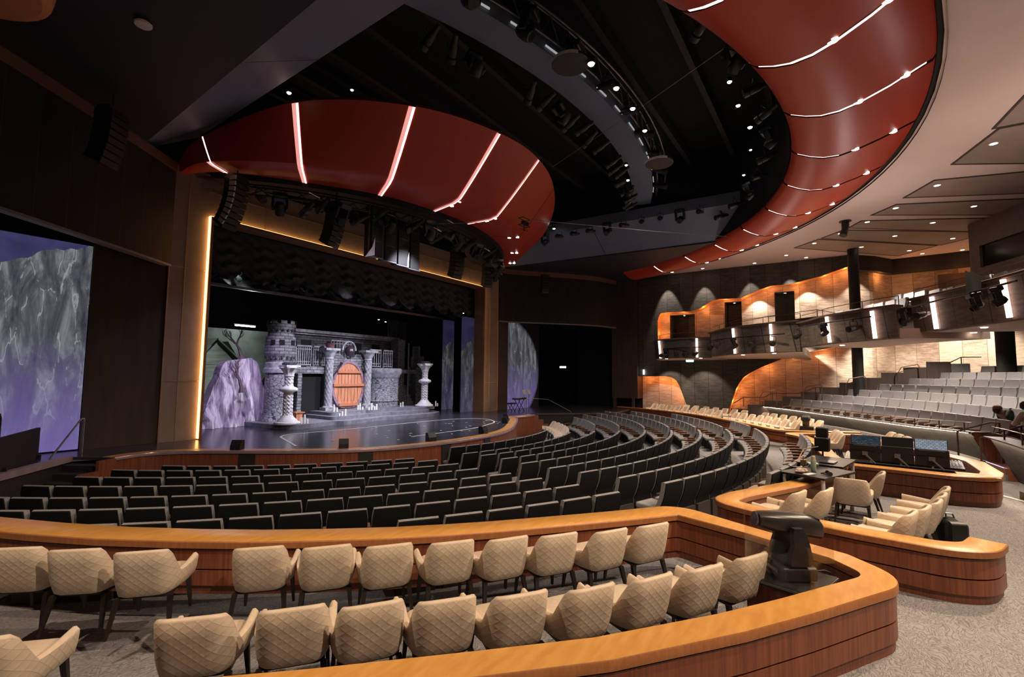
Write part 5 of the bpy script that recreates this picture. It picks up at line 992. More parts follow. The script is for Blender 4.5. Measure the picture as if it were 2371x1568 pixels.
# ---------------------------------------------------------------- projected mountain pictures, also glowing on the painted flats
def picture(name,seed,ellipse=False,dim=1.,purple=1.,W_=4,H_=5.4):
    m=bpy.data.materials.new(name); m.use_nodes=True; N,L=nt(m); b=N['Principled BSDF']; b.inputs['Base Color'].default_value=(.02,.02,.025,1); b.inputs['Roughness'].default_value=.8
    tc=N.new('ShaderNodeTexCoord'); sp=N.new('ShaderNodeSeparateXYZ'); L.new(tc.outputs['Object'],sp.inputs[0]); X,Z=sp.outputs[0],sp.outputs[2]
    mp=N.new('ShaderNodeMapping'); mp.inputs['Rotation'].default_value=(0,-.62,0); mp.inputs['Scale'].default_value=(2.0,1,.5); mp.inputs['Location'].default_value=(seed,0,seed*2); L.new(tc.outputs['Object'],mp.inputs[0])
    n1=N.new('ShaderNodeTexNoise'); n1.inputs['Scale'].default_value=1.3; n1.inputs['Detail'].default_value=12; n1.inputs['Roughness'].default_value=.68; n1.inputs['Distortion'].default_value=.5; L.new(mp.outputs[0],n1.inputs['Vector'])
    v=N.new('ShaderNodeTexVoronoi'); v.feature='DISTANCE_TO_EDGE'; v.inputs['Scale'].default_value=1.5; nd=N.new('ShaderNodeTexNoise'); nd.inputs['Scale'].default_value=3; L.new(mp.outputs[0],nd.inputs['Vector']); L.new(mixc(N,L,.28,mp.outputs[0],nd.outputs[1]),v.inputs['Vector'])
    crack=math_(N,L,'MULTIPLY',math_(N,L,'LESS_THAN',v.outputs['Distance'],.014),math_(N,L,'GREATER_THAN',n1.outputs[0],.5))
    rp=N.new('ShaderNodeValToRGB'); e=rp.color_ramp.elements; e[0].position=.36; e[0].color=(.035,.035,.06,1); e[1].position=.66; e[1].color=(.34,.36,.37,1); x=e.new(.5); x.color=(.12,.125,.14,1); L.new(n1.outputs[0],rp.inputs[0])
    rock=mixc(N,L,math_(N,L,'MULTIPLY',crack,.55),rp.outputs[0],(.55,.57,.62))
    # ridge line: rock below a broken slope, night sky above
    nr=N.new('ShaderNodeTexNoise'); nr.inputs['Scale'].default_value=.9; nr.inputs['Detail'].default_value=3; cb=N.new('ShaderNodeCombineXYZ'); L.new(X,cb.inputs[0]); cb.inputs[1].default_value=seed; L.new(cb.outputs[0],nr.inputs['Vector'])
    ridge=math_(N,L,'ADD',math_(N,L,'ADD',math_(N,L,'MULTIPLY',X,.55 if not ellipse else -.5),H_*.60 if not ellipse else H_*.9),math_(N,L,'MULTIPLY',nr.outputs[0],1.2))
    bl=math_(N,L,'LESS_THAN',Z,ridge); n2=N.new('ShaderNodeTexNoise'); n2.inputs['Scale'].default_value=1.2; n2.inputs['Detail'].default_value=4; n2.inputs['Distortion'].default_value=1.5; L.new(tc.outputs['Object'],n2.inputs['Vector'])
    sky=mixc(N,L,n2.outputs[0],(.02,.02,.06),(.10,.09,.26)); img=mixc(N,L,bl,sky,rock)
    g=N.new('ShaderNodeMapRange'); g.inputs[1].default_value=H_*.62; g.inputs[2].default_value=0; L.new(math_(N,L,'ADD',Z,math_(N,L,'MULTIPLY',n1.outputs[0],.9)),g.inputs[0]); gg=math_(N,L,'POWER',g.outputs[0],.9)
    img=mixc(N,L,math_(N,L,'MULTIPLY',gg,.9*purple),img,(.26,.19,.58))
    if ellipse:
        r2=math_(N,L,'ADD',math_(N,L,'POWER',math_(N,L,'ABSOLUTE',math_(N,L,'DIVIDE',math_(N,L,'ADD',X,W_*.5),W_*1.0)),2),math_(N,L,'POWER',math_(N,L,'ABSOLUTE',math_(N,L,'DIVIDE',math_(N,L,'SUBTRACT',Z,H_*.42),H_*.62)),2))
        k=N.new('ShaderNodeMapRange'); k.inputs[1].default_value=1.0; k.inputs[2].default_value=.86; L.new(r2,k.inputs[0]); img=mixc(N,L,k.outputs[0],(0,0,0),img)
    L.new(img,b.inputs['Emission Color']); b.inputs['Emission Strength'].default_value=dim; return m
def screen(loc,w,h,m,label,name='projection_screen',th=.08,rz=0):
    t=thing(name,label,'projection screen',loc,rz); mb=MB(); mb.box((0,0,h/2),(w,.02,h)); mb.obj('picture',m,t); mb=MB(); mb.box((0,.05,h/2),(w+.04,.06,h+.04)); mb.obj('frame',m_void,t); return t
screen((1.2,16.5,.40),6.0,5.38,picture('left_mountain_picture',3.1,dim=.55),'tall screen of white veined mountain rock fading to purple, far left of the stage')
screen((25.85,16.6,.37),3.9,5.45,picture('right_mountain_picture',8.7,True,.42,W_=3.9,H_=5.4),'tall curved-edged patch of projected mountain at the right side stage')
screen((21.72,19.3,.37),1.0,5.3,picture('glowing_flat_picture_a',5.3,dim=.20,W_=1,purple=.35),'narrow painted mountain panel at stage right, farther and darker one','painted_flat')  # flat glows faintly in place of stage light on its paint
screen((21.06,17.15,.37),1.35,5.3,picture('glowing_flat_picture_b',1.9,dim=.24,W_=1.3,purple=.35),'painted mountain panel at stage right, nearest the frame','painted_flat')  # self-glowing flat too, emission stands in for stage light
# tape outline on the stage
tp=[(8.01,12.75),(8.86,15.04),(9.26,15.34),(11.94,15.08),(14.74,15.11),(17.0,14.95),(18.1,14.3),(18.2,13.6),(17.32,12.48),(14.75,11.66),(11.49,11.76)]
mb=MB(); q=rpath(tp,[0,.5,.2]+[.8]*7+[0],4); o_=Vector(tp[0]); sweep(mb,[v-o_ for v in q],[(-.035,.004),(0,.009),(.035,.004)],capends=False); t_=mb.obj('tape_line',m_white); t_.location=(o_.x,o_.y,.37); tag(t_,'thin white tape line curving over the dark stage floor','tape line')
rr=random.Random(5); SP=[]
for i in range(40): a=rr.uniform(0,2*PI); SP.append((13.4+4.6*math.cos(a)*rr.uniform(.3,1),12.9+2.3*math.sin(a)*rr.uniform(.3,1)))
sp0=None
for i,(x,y) in enumerate(SP):
    if y<11.2+.03*(x-13)**2: continue
    if sp0 is None: mb=MB(); mb.box((0,0,.004),(.09,.05,.006)); sp0=mb.obj('tape_mark',m_white); sp0.location=(x,y,.37); tag(sp0,'tiny white tape mark stuck on the dark stage floor','tape mark','tape marks on the stage')
    else: c=sp0.copy(); C.objects.link(c); c.location=(x,y,.37); c.rotation_euler=(0,0,rr.uniform(0,3))
# stage monitors
MN=[(6.72,13.42,'first from the left'),(8.62,11.45,'second from the left'),(11.15,10.55,'third from the left'),(13.7,10.45,'fourth from the left'),(17.2,11.95,'second from the right'),(18.9,13.1,'rightmost')]; m0=None
for x,y,s in MN:
    lb='small black wedge loudspeaker on the stage lip, '+s; d=Vector((CX,CY))-Vector((x,y)); rz=math.atan2(d.y,d.x)-PI/2+PI
    if m0 is None:
        m0=thing('stage_monitor',lb,'loudspeaker',(x,y,.372),rz,'wedge loudspeakers on the stage lip'); mb=MB(); mb.add([(-.13,-.12,0),(.13,-.12,0),(.13,.12,0),(-.13,.12,0),(-.13,-.12,.24),(.13,-.12,.24),(.13,.03,.26),(-.13,.03,.26),(-.13,.12,.12),(.13,.12,.12)],[(3,2,1,0),(0,1,5,4),(4,5,6,7),(7,6,9,8),(8,9,2,3),(0,4,7,8,3),(1,2,9,6,5)]); mb.obj('cabinet',m_black,m0)
        mb=MB(); mb.box((0,-.125,.12),(.2,.012,.16)); mb.obj('rear_panel',m_blk2,m0)
    else: dup(m0,(x,y,.372),rz,lb)
# curtains
def swags(x0,x1,y,zt,zb,n,mw):
    rows=[]; M_=n*14
    for j in range(15):
        v=j/14; r=[]
        for i in range(M_+1):
            u=i/M_*n; f=u%1; sag=1-(2*f-1)**2; z=zt+(zb-zt)*v-(.46*sag*v); r.append((x0+(x1-x0)*i/M_,y-.12*math.sin(v*27+1.5*math.sin(i*.9))*(.15+sag*.85)*min(1,v*4)-.1*sag*v,z))
        rows.append(r)
    mb=MB(); mb.grid(rows); return mb
mb=swags(-7.0,7.6,0,1.3,0,12,0); t_=mb.obj('swag_curtain',mat('black_velvet_swag',(.04,.04,.045),.7,spec=.6),smooth=True,angle=80); t_.location=(14.3,17.3,6.05); tag(t_,'black velvet swagged curtain hanging across the top of the stage opening','curtain')
mb=swags(-10,13,0,1.0,0,14,0); t_=mb.obj('swag_curtain',bpy.data.materials['black_velvet_swag'],smooth=True,angle=80); t_.location=(14.3,20.5,6.3); tag(t_,'second black swagged border curtain farther back over the stage','curtain')
mb=MB(); mb.box((0,0,0),(22,.12,.10)); t_=mb.obj('lighting_bar',m_grey); t_.location=(15,18.6,5.62); tag(t_,'long grey bar under the swag curtain across the stage','bar')
for i,x in enumerate((8.81,9.5,10.2,10.9,11.6,12.4,13.2,14.4,15.3,16.2,17.4,18.6,20.0,21.4,22.8)):
    lantern((x,19.5,6.45),PI+rnd.uniform(-.5,.5),'dim stage lantern in the row behind the swag curtain, %s from the left'%ORD[i+1],1.0,False,-.7)
wl0=None
def lamp(loc,label,group,r=.06,g=None,kind='work_lamp'):
    global wl0
    if wl0 is None:
        wl0=thing(kind,label,'lamp',loc,0,group); mb=MB(); mb.lathe([(.001,.12),(.07,.11),(.085,0),(.075,-.01)],n=12); mb.obj('can',m_black,wl0,smooth=True); mb=MB(); mb.lathe([(.001,-.05),(.045,-.04),(.07,-.005)],n=12); mb.obj('bulb',g_white,wl0,smooth=True); c=wl0
    else: c=dup(wl0,loc,0,label)
    c['group']=group; c.scale=(r/.06,)*3; return c
VLS=[(7.64,10.34,9.9,.05,'above the left of the red canopy'),(6.75,11.78,9.85,.07,'at the left slate fascia'),(10.09,4.62,9.9,.10,'beside the big round reflector'),(11.35,4.49,9.9,.09,'second along the bridge beyond the reflector'),(12.5,4.47,9.9,.085,'third along the bridge beyond the reflector'),(13.87,4.59,9.9,.08,'fourth along the bridge beyond the reflector'),(15.87,5.93,9.9,.06,'on the stage side of the bridge, upper'),(17.16,6.35,9.9,.07,'on the stage side of the bridge, lower'),(20.97,11.67,9.9,.08,'right of the red canopy tip'),(12.65,2.0,9.9,.07,'first by the inner rim of the red ring'),(13.93,2.0,9.9,.07,'second by the inner rim of the red ring'),(15.37,1.9,9.9,.08,'third by the inner rim of the red ring'),(16.97,2.1,9.9,.05,'fourth by the inner rim of the red ring'),(19.0,2.6,9.9,.06,'fifth by the inner rim of the red ring')]
for x,y,z,r,s in VLS: lamp((x,y,z),'white work lamp in the void, '+s,'work lamps in the ceiling void',r*.75)
for i,(x,z) in enumerate(((16.54,5.23),(17.0,5.16),(23.31,6.33),(23.87,6.22),(24.5,6.21))): lamp((x,19.5,z-(.0 if i<2 else 0)),'tiny bright lamp over the stage set, %s from the left'%ORD[i+1],'tiny lamps over the set',.04)
# lanterns along both sides of the bridge
k=0
for i in range(22):
    a=-110+i*1.95; 
    if i in (3,4,12): continue
    p=cb(18.55 if i%2 else 18.45,a,10.4-(.1 if i%3 else 0)); k+=1; lantern(p,math.radians(a+90)+rnd.uniform(-.5,.5),'black lantern on the stage side of the lighting bridge, %s from its left end'%ORD[k],1.15,i%5==2,-.5)
for i in range(9):
    p=cb(20.0,-109+i*4.6,10.9); lantern(p,math.radians(-109+i*4.6-90)+rnd.uniform(-.5,.5),'black lantern on the truss behind the lighting bridge, %s from its left end'%ORD[i+1],1.3,i<3,-.3)
for i in range(14):
    a=-108+i*6.0; p=PR(13.7,a,9.7); lantern(p,math.radians(a+90)+rnd.uniform(-.6,.6),'black lantern inside the rim of the red ring, %s from our side'%ORD[i+1],1.1,i%3==1,-.3)
for i in range(10):
    lantern((21.0,4.6+i*.85,9.75),PI/2+rnd.uniform(-.4,.4),'black lantern above the right slate fascia, %s from our side'%ORD[i+1],1.1,i%4==1,-.2)
# round reflectors
for (x,y,z,r,s) in ((9.95,5.1,9.95,.46,'large round grey reflector disc hanging below the lighting bridge'),(15.65,4.7,9.55,.46,'smaller looking round reflector disc at the far end of the lighting bridge')):
    t=thing('round_reflector',s,'reflector',(x,y,z)); mb=MB(); mb.lathe([(.001,0),(r*.96,0),(r,.02),(r,.08),(r*.95,.08),(r*.93,.02),(.001,.03)],n=36); mb.obj('disc',mat('grey_disc_%d'%(x),(.03,.03,.03),.5,ns=3),t,smooth=True,angle=40); mb=MB(); mb.lathe([(r+.002,.0),(r+.006,.08)],n=20,a0=110,a1=230); mb.obj('bright_rim',m_white,t)
    mb=MB(); mb.cyl((0,0,.05),(0,0,.75),.012,n=6); mb.cyl((0,0,.03),(.35,.2,.7),.008,n=6); mb.obj('hanger',m_black,t)
# flown camera rig and wires
t=thing('flown_camera_rig','small dark truss cradle hanging on wires before the red canopy','camera rig',(14.0,9.0,7.84)); mb=MB()
for x in(-.22,.22):
    for z in(-.12,.12): mb.cyl((x,-.1,z),(x,.1,z),.012,n=5)
for z in(-.12,.12):
    for y in(-.1,.1): mb.cyl((-.24,y,z),(.24,y,z),.012,n=5)
mb.box((.05,0,-.02),(.3,.12,.12)); mb.cyl((-.3,0,-.3),(.25,0,-.26),.012,n=5); mb.cyl((0,0,-.3),(0,0,-.1),.015,n=5); mb.obj('cradle',m_blk2,t); mb=MB(); mb.cyl((0,0,.1),(0,0,2.6),.005,n=4); mb.obj('drop_wire',m_grey,t)
def wire(a,b,label,r=.008):
    a=Vector(a);b=Vector(b); mb=MB(); mb.tube([Vector((0,0,0)),(b-a)*.5-Vector((0,0,.05)),b-a],r,5); t_=mb.obj('cable',m_grey); t_.location=a; tag(t_,label,'cable')
wire((12.6,11.9,7.9),(14.0,9.0,7.98),'thin cable from the canopy edge to the flown camera rig'); wire((14.1,9.0,7.98),(24.0,3.0,8.8),'thin bright cable running from the camera rig to the red ring',.012); wire((14.6,8.2,9.9),(12.5,.9,11.2),'thin cable rising from the red canopy across the void')
# ---------------------------------------------------------------- loudspeaker arrays and rig under the canopy
m_grl=mat('pale_grille_edge',(.55,.52,.47),.5)
def array(loc,rz,n,label,w=.55,h=.20,curve=.07,pale=False):
    t=thing('loudspeaker_array',label,'loudspeaker array',loc,rz,'hanging loudspeaker arrays'); y=0;z=0;a=0
    for k in range(n):
        a=curve*(k**1.25)*.5; mb=MB(); c=(0,y,z-h/2); mb.box(c,(w,.42,h*.93),rx=a,ty=.9); mb.obj('cabinet',m_black,t)
        if pale: mb=MB(); mb.box((-w/2-.02,y-.13,z-h/2),(.05,.20,h*.72),rx=a); mb.obj('side_plate',m_grl,t)
        z-=h*math.cos(a); y+=h*math.sin(a)
    mb=MB(); mb.box((0,0,.04),(w,.3,.06)); mb.cyl((0,0,.05),(0,0,.45),.02,n=6); mb.obj('hanging_frame',m_black,t); return t
array((6.85,14.5,8.15),.35,9,'curved black loudspeaker array with pale side plates at the left of the canopy',.52,.165,.10,True)
array((9.6,13.6,8.0),.25,8,'curved black loudspeaker array in the middle left under the canopy',.52,.17,.09)
array((15.3,13.2,7.65),-.15,7,'curved black loudspeaker array right of the centre cluster',.48,.16,.09)
array((19.6,14.8,8.1),-.4,7,'curved black loudspeaker array by the right end of the canopy',.48,.16,.08)
array((3.55,13.35,8.25),.6,8,'dark loudspeaker array hanging before the left drum wall',.48,.15,.07)
array((23.9,13.9,8.2),-.6,7,'dark loudspeaker array hanging before the right drum wall',.42,.14,.07)
t=thing('centre_cluster','row of tall black loudspeaker columns with silver frames above the stage centre','loudspeaker cluster',(12.0,13.2,8.2)); x=-1.3
for i in range(4): 
    xx=-1.15+i*.72; mb=MB(); mb.box((xx,.12*i,-.85),(.46,.4,1.75)); mb.obj('cabinet',m_black,t); mb=MB(); 
    for zz in (-.3,-.75,-1.2): mb.box((xx,.12*i-.205,zz),(.42,.012,.012))
    mb.box((xx-.28,.12*i-.1,-.85),(.03,.06,1.8)); mb.box((xx,.12*i-.15,-1.75),(.6,.1,.03)); mb.obj('silver_frame',m_grey,t)
mb=MB(); mb.add([(-1.65,-.2,-1.85),(-1.28,-.25,-1.72),(-1.28,-.25,-1.1),(-1.38,-.24,-1.45),(-1.6,-.22,-1.78)],[(0,1,2,3,4)]); mb.add([(.45,.1,-1.75),(.62,.08,-1.7),(.62,.08,-1.1),(.56,.09,-1.5)],[(0,1,2,3)]); mb.obj('lit_bracket',mat('bright_white_plate',(.9,.9,.95),.3),t)
spot((10.7,12.2,6.0),(10.7,13.0,6.6),6,(.8,.8,1),70,.5,.02)
tr=thing('canopy_truss','black curved lighting truss packed under the rear edge of the red canopy','truss',(13.9,13,8.1)); mb=MB()
q=[cback(.06+.88*i/30)+Vector((0,.55,-.15)) for i in range(31)]; 
for dy,dz in ((0,0),(.3,0),(.15,-.28)): mb.tube([p+Vector((0,dy,dz))-Vector((13.9,13,8.1)) for p in q],.03,6)
for i in range(30): a=q[i]-Vector((13.9,13,8.1)); b=q[i+1]-Vector((13.9,13,8.1)); mb.cyl(a,b+Vector((0,.15,-.28)),.015,n=5); mb.cyl(a+Vector((0,.15,-.28)),b+Vector((0,.3,0)),.015,n=5)
mb.obj('frame',m_black,tr)
mb=MB(); mb.grid([[cback(.03+.94*i/30)+Vector((0,dy,dz))-Vector((13.9,13,8.1)) for i in range(31)] for dy,dz in ((.12,.0),(.2,-.12),(.9,.1),(2.5,.2))]); mb.obj('dark_backing',m_void,tr)
for i in range(26):
    tt=.10+.80*i/25; p=cback(tt)+Vector((0,.45+.25*(i%2),-.25-.12*(i%3)))
    lantern(p,rnd.uniform(-.5,.5)+PI*(i%4==0),'black stage lantern on the truss under the canopy, %s from the left'%(ORD[i+1] if i<24 else 'near right end, '+['','first','second'][i-23]),1.25,i%3==1,-.4)
for i,(tt,dz) in enumerate(((.17,-.35),(.43,-.62),(.47,-.15),(.64,-.6),(.93,-.5))):
    p=cback(tt)+Vector((0,.2,dz)); mb=MB(); mb.box((0,0,0),(.30,.20,.03),.3,rx=.5); t_=mb.obj('white_board',m_white); t_.location=p; tag(t_,'small pale rectangular panel on the canopy truss, %s from the left'%ORD[i+1],'panel')
lamp(cback(.72)+Vector((0,.5,-.85)),'bright white lamp among the lanterns right of the centre cluster','work lamps in the ceiling void',.06)
t=thing('ceiling_fixture','grilled dark fixture hanging from the ceiling at the top left','fixture',(2.35,7.6,8.72)); mb=MB(); mb.box((0,0,-.25),(.5,.3,.35),.7,rx=.4); mb.obj('body',m_brownw,t); mb=MB()
for k in range(5): mb.box((.15+.06*k,-.12,-.2),(.03,.3,.2),.7,rx=.4)
mb.obj('grille',m_grl,t)
# ---------------------------------------------------------------- moving light on its plinth in the nearest box
pc=Vector((5.49,.44,0)); ang=math.atan2(.13-.79,5.08-5.25)+PI/2
t=thing('lighting_plinth','dark topped wooden plinth in the corner of the nearest box under the moving light','plinth',pc,ang)
mb=MB(); mb.box((0,0,.25),(.58,.58,.50)); mb.obj('wood_body',m_wood,t); mb=MB(); mb.box((0,0,.52),(.64,.62,.04)); mb.obj('black_top',m_black,t); mb=MB(); mb.box((-.325,0,.525),(.01,.62,.02)); mb.box((0,-.315,.525),(.64,.01,.02)); mb.obj('steel_edge',m_grey,t)
def glassmat():
    m=bpy.data.materials.new('clear_acrylic'); m.use_nodes=True; N,L=nt(m); N.remove(N['Principled BSDF']); o=N['Material Output']; a=N.new('ShaderNodeBsdfTransparent'); a.inputs[0].default_value=(.97,.965,.955,1); g=N.new('ShaderNodeBsdfGlossy'); g.inputs['Roughness'].default_value=.03
    nz=N.new('ShaderNodeTexNoise'); nz.inputs['Scale'].default_value=2; k=math_(N,L,'ADD',.035,math_(N,L,'MULTIPLY',nz.outputs[0],.03)); x=N.new('ShaderNodeMixShader'); L.new(k,x.inputs[0]); L.new(a.outputs[0],x.inputs[1]); L.new(g.outputs[0],x.inputs[2]); L.new(x.outputs[0],o.inputs[0]); return m
m_glass=glassmat()
gb=thing('acrylic_screen','clear acrylic screen box standing around the large moving light','glass screen',pc+Vector((0,0,.541)),ang,)
for x,y,w,d,h in ((-.30,0,.010,.58,.40),(.30,0,.010,.58,.80),(0,.295,.58,.010,.80),(0,-.295,.58,.010,.40)): mb=MB(); mb.box((x,y,h/2),(w,d,h)); mb.obj('pane',m_glass,gb)
ml=thing('large_moving_light','large black moving head spotlight on the plinth behind the armchairs','moving light',pc+Vector((.0,-.0,.541)),math.atan2(.829,-.559)-PI/2)
mb=MB(); mb.rbox((0,0,.075),(.36,.34,.13),.03); mb.rbox((0,0,.15),(.26,.24,.06),.03); mb.obj('base',m_black,ml,smooth=True); mb=MB(); mb.box((.0,-.175,.09),(.16,.01,.05)); mb.box((0,.175,.08),(.22,.008,.03)); mb.obj('connector_panel',m_grey,ml)
for s in (-1,1): 
    mb=MB(); rows=[]
    for z,y0,y1 in ((.16,-.10,.10),(.24,-.12,.10),(.34,-.10,.06),(.43,-.07,.07),(.50,-.03,.06)): rows.append([(s*.135,y0,z),(s*.135,y1,z),(s*.195,y1*.9,z),(s*.195,y0*.9,z)])
    mb.grid(rows,closed=True); mb.f+=[(16,17,18,19)]; mb.m.append(0); mb.obj('yoke_arm',m_black,ml,smooth=True,angle=50)
mb=MB(); rows=[]
for y,w,h,dz in ((-.30,.07,.06,.00),(-.27,.10,.09,0),(-.14,.115,.105,.01),(.02,.12,.10,.0),(.16,.12,.09,-.01),(.26,.10,.075,-.015),(.31,.085,.065,-.02)):
    rows.append([(w*math.copysign(abs(math.cos(a))**.6,math.cos(a)),y,  .50+dz+y*.17+h*math.copysign(abs(math.sin(a))**.6,math.sin(a))) for a in [2*PI*i/20 for i in range(20)]])
mb.grid(rows,closed=True); mb.f+=[tuple(range(20)),tuple(reversed(range(120,140)))]; mb.m+=[0,0]; mb.obj('head_housing',mat('smoky_black_plastic',(.03,.027,.025),.32,ns=3),ml,smooth=True,angle=40)
mb=MB(); mb.cyl((0,.30,.53),(0,.335,.537),.065,n=20); mb.obj('front_lens',bpy.data.materials['lens_glass'],ml)
mb=MB(); 
for k in range(8): mb.box((0,-.26+k*.018,.545+k*.003),(.14,.006,.02))
mb.obj('vent_grille',m_blk2,ml)
mb=MB(); mb.tube([(5.58,.32,.62),(5.68,.25,.565),(5.78,.17,.56),(5.84,.12,.53),(5.86,.10,.3),(5.87,.09,.02)],.009,6); cb_=mb.obj('power_cable',m_black,smooth=True); tag(cb_,'black power cable trailing from the large moving light over the plinth edge','cable')
# second one in the far box
c=thing('large_moving_light','distant black moving light in its clear screen at the end of the far box','moving light',P(19.35,-66.2,0)); mb=MB(); mb.box((0,0,.55),(.4,.4,1.1)) if 0 else mb.box((0,0,.3),(.5,.5,.6)); mb.obj('stand',m_black,c); mb=MB(); mb.rbox((0,0,.9),(.55,.3,.22),.08); mb.cyl((0,0,.6),(0,0,.85),.12,n=12); mb.obj('head_housing',m_black,c,smooth=True)
gb=thing('acrylic_screen','small clear acrylic screen before the distant moving light','glass screen',P(19.2,-66.4,.0)+Vector((-.45,0,0))); mb=MB(); mb.box((0,0,.75),(.012,.7,.75)); mb.obj('pane',m_glass,gb)
# ---------------------------------------------------------------- black tables and what stands on them
td=Vector((12.7,.2,0))-Vector((10.06,.45,0)); ta_=math.atan2(td.y,td.x); tb0=None
for i,(x,y,z,s) in enumerate(((10.72,.36,.72,'black work table with white tube legs, the nearer of two'),(12.02,.22,.75,'black work table with white tube legs, the one carrying the laptop'))):
    t=thing('work_table',s,'table',(x,y,0),ta_-(.30 if not i else .1)); mb=MB(); mb.box((0,0,z-.02),(1.22 if not i else 1.25,.78,.035)); mb.obj('tabletop',m_black,t)
    for sx in(-1,1):
        for sy in(-1,1): mb=MB(); mb.cyl((sx*.54,sy*.33,0),(sx*.54,sy*.33,z-.03),.032,n=12); mb.obj('leg',m_white,t,smooth=True)
TZ=.722
t=thing('water_bottle','pale green water bottle with white lid standing on the black table','bottle',(10.72,.42,TZ)); mb=MB(); mb.lathe([(.001,0),(.042,0),(.045,.02),(.045,.19),(.036,.21)],n=18); mb.obj('body',mat('pale_green_frosted',(.42,.50,.40),.35,ns=4),t,smooth=True,angle=50); mb=MB(); mb.lathe([(.034,.21),(.036,.25),(.03,.27),(.001,.27)],n=18); mb.obj('lid',m_cream,t,smooth=True,angle=50)
t=thing('pencil_pouch','glossy brown patterned pouch lying on the black table','pouch',(10.42,.60,TZ),-.4); mb=MB(); mb.lathe([(.001,0),(.11,.0),(.13,.03),(.10,.065),(.001,.075)],n=18,sx=1.2,sy=.7,mod=lambda a,z,j:1+.06*math.sin(5*a)); mb.obj('body',mat('brown_pattern',(.5,.36,.28),.3,col2=(.18,.10,.07),ns=14,lo=.45,hi=.55),t,smooth=True)
mb=MB(); mb.box((0,0,.004),(.26,.10,.006),0); p=mb.obj('paper_sheet',m_white); p.location=(10.30,.47,TZ); p.rotation_euler=(0,0,-.5); tag(p,'folded white paper lying at the near edge of the black table','paper')
t=thing('headphones','black headphones lying on the near corner of the black table','headphones',(10.45,.18,TZ),.3); mb=MB(); mb.tube([(-.08,0,.02),(-.07,.08,.02),(0,.12,.02),(.07,.08,.02),(.08,0,.02)],.010,6); mb.obj('band',m_black,t); 
for s in(-1,1): mb=MB(); mb.cyl((s*.08-.015,0,.03),(s*.08+.015,0,.03),.035,n=14); mb.obj('ear_cup',m_black,t)
t=thing('laptop','closed dark laptop lying on the farther black table','laptop',(11.75,.2,.752),ta_-.1); mb=MB(); mb.rbox((0,0,.012),(.36,.25,.018),.006); mb.obj('shell',mat('graphite_shell',(.06,.055,.06),.35,.5),t)
t=thing('notebook','pale green notebook behind the water bottle','notebook',(11.3,.45,.752),.2); mb=MB(); mb.box((0,0,.012),(.22,.16,.022)); mb.obj('pages',m_white,t); mb=MB(); mb.box((0,0,.025),(.225,.165,.004)); mb.obj('cover',mat('mint_cover',(.45,.6,.42),.5),t)
t=thing('desk_lamp','thin copper coloured bent arm desk lamp at the back of the black table','lamp',(11.0,.72,TZ)); mb=MB(); mb.tube([(0,0,0),(.02,-.02,.10),(.25,-.12,.32),(.75,-.35,.33)],.010,6); mb.obj('arm',mat('copper',(.55,.32,.2),.3,.8),t); mb=MB(); mb.tube([(.10*math.cos(a),.10*math.sin(a),.012) for a in [2*PI*i/16 for i in range(15)]],.008,6); mb.obj('base_ring',m_white,t)
t=thing('cardboard_tub','dark gold dispenser beside the desk lamp on the black table','dispenser',(11.15,.60,.752)); mb=MB(); mb.box((0,0,.05),(.14,.10,.10)); mb.obj('body',mat('dull_gold',(.3,.2,.08),.4,.5),t); mb=MB(); mb.tube([(-.05,0,.1),(-.04,0,.16),(.04,0,.16),(.05,0,.1)],.012,6); mb.obj('handle',bpy.data.materials['copper'],t)
# ---------------------------------------------------------------- mixing desk
q0=Vector((13.36,-.18,0)); q1=Vector((13.22,-1.98,0)); dv=(q1-q0).normalized(); az=math.atan2(dv.y,dv.x); nx=Vector((dv.y,-dv.x,0)); nx=nx if nx.x<0 else -nx   # nx faces us
mid=(q0+q1)/2
t=thing('mixing_desk','black mixing desk with sloped button panels behind the wooden wall','mixing desk',mid-nx*.62,az); mb=MB(); mb.box((0,0,.29),(1.8,.85,.56)); mb.obj('body',m_black,t)
for i in range(4):
    mb=MB(); mb.box((-.78+.52*i,0,.63),(.48,.62,.04),rx=.12); mb.obj('control_surface',m_grl if i==0 else m_black,t); mb=MB()
    for a in range(8):
        for b in range(5): mb.box((-.98+.52*i+.055*a,-.22+.1*b,.66+.012*b),(.03,.05,.014),rx=.12)
    mb.obj('button_bank',m_white if i==0 else m_grey,t)
def screenmat(name,kind):
    m=bpy.data.materials.new(name); m.use_nodes=True; N,L=nt(m); b=N['Principled BSDF']; b.inputs['Base Color'].default_value=(.01,.01,.012,1); b.inputs['Roughness'].default_value=.2
    tc=N.new('ShaderNodeTexCoord'); w=N.new('ShaderNodeTexBrick'); mp=N.new('ShaderNodeMapping'); mp.inputs['Rotation'].default_value=(-PI/2,0,0); L.new(tc.outputs['Object'],mp.inputs[0]); L.new(mp.outputs[0],w.inputs['Vector']); w.inputs['Scale'].default_value=7; w.inputs['Mortar Size'].default_value=.05
    if kind=='bright': w.inputs['Color1'].default_value=(.20,.25,.30,1); w.inputs['Color2'].default_value=(.40,.43,.46,1); w.inputs['Mortar'].default_value=(.12,.16,.20,1); s=.75
    else: w.inputs['Color1'].default_value=(.012,.018,.025,1); w.inputs['Color2'].default_value=(.05,.07,.085,1); w.inputs['Mortar'].default_value=(.012,.02,.03,1); s=.9
    L.new(w.outputs[0],b.inputs['Emission Color']); b.inputs['Emission Strength'].default_value=s; return m
m_sb=screenmat('grey_blue_software_screen','bright'); m_sd=screenmat('dark_software_screen','dark')
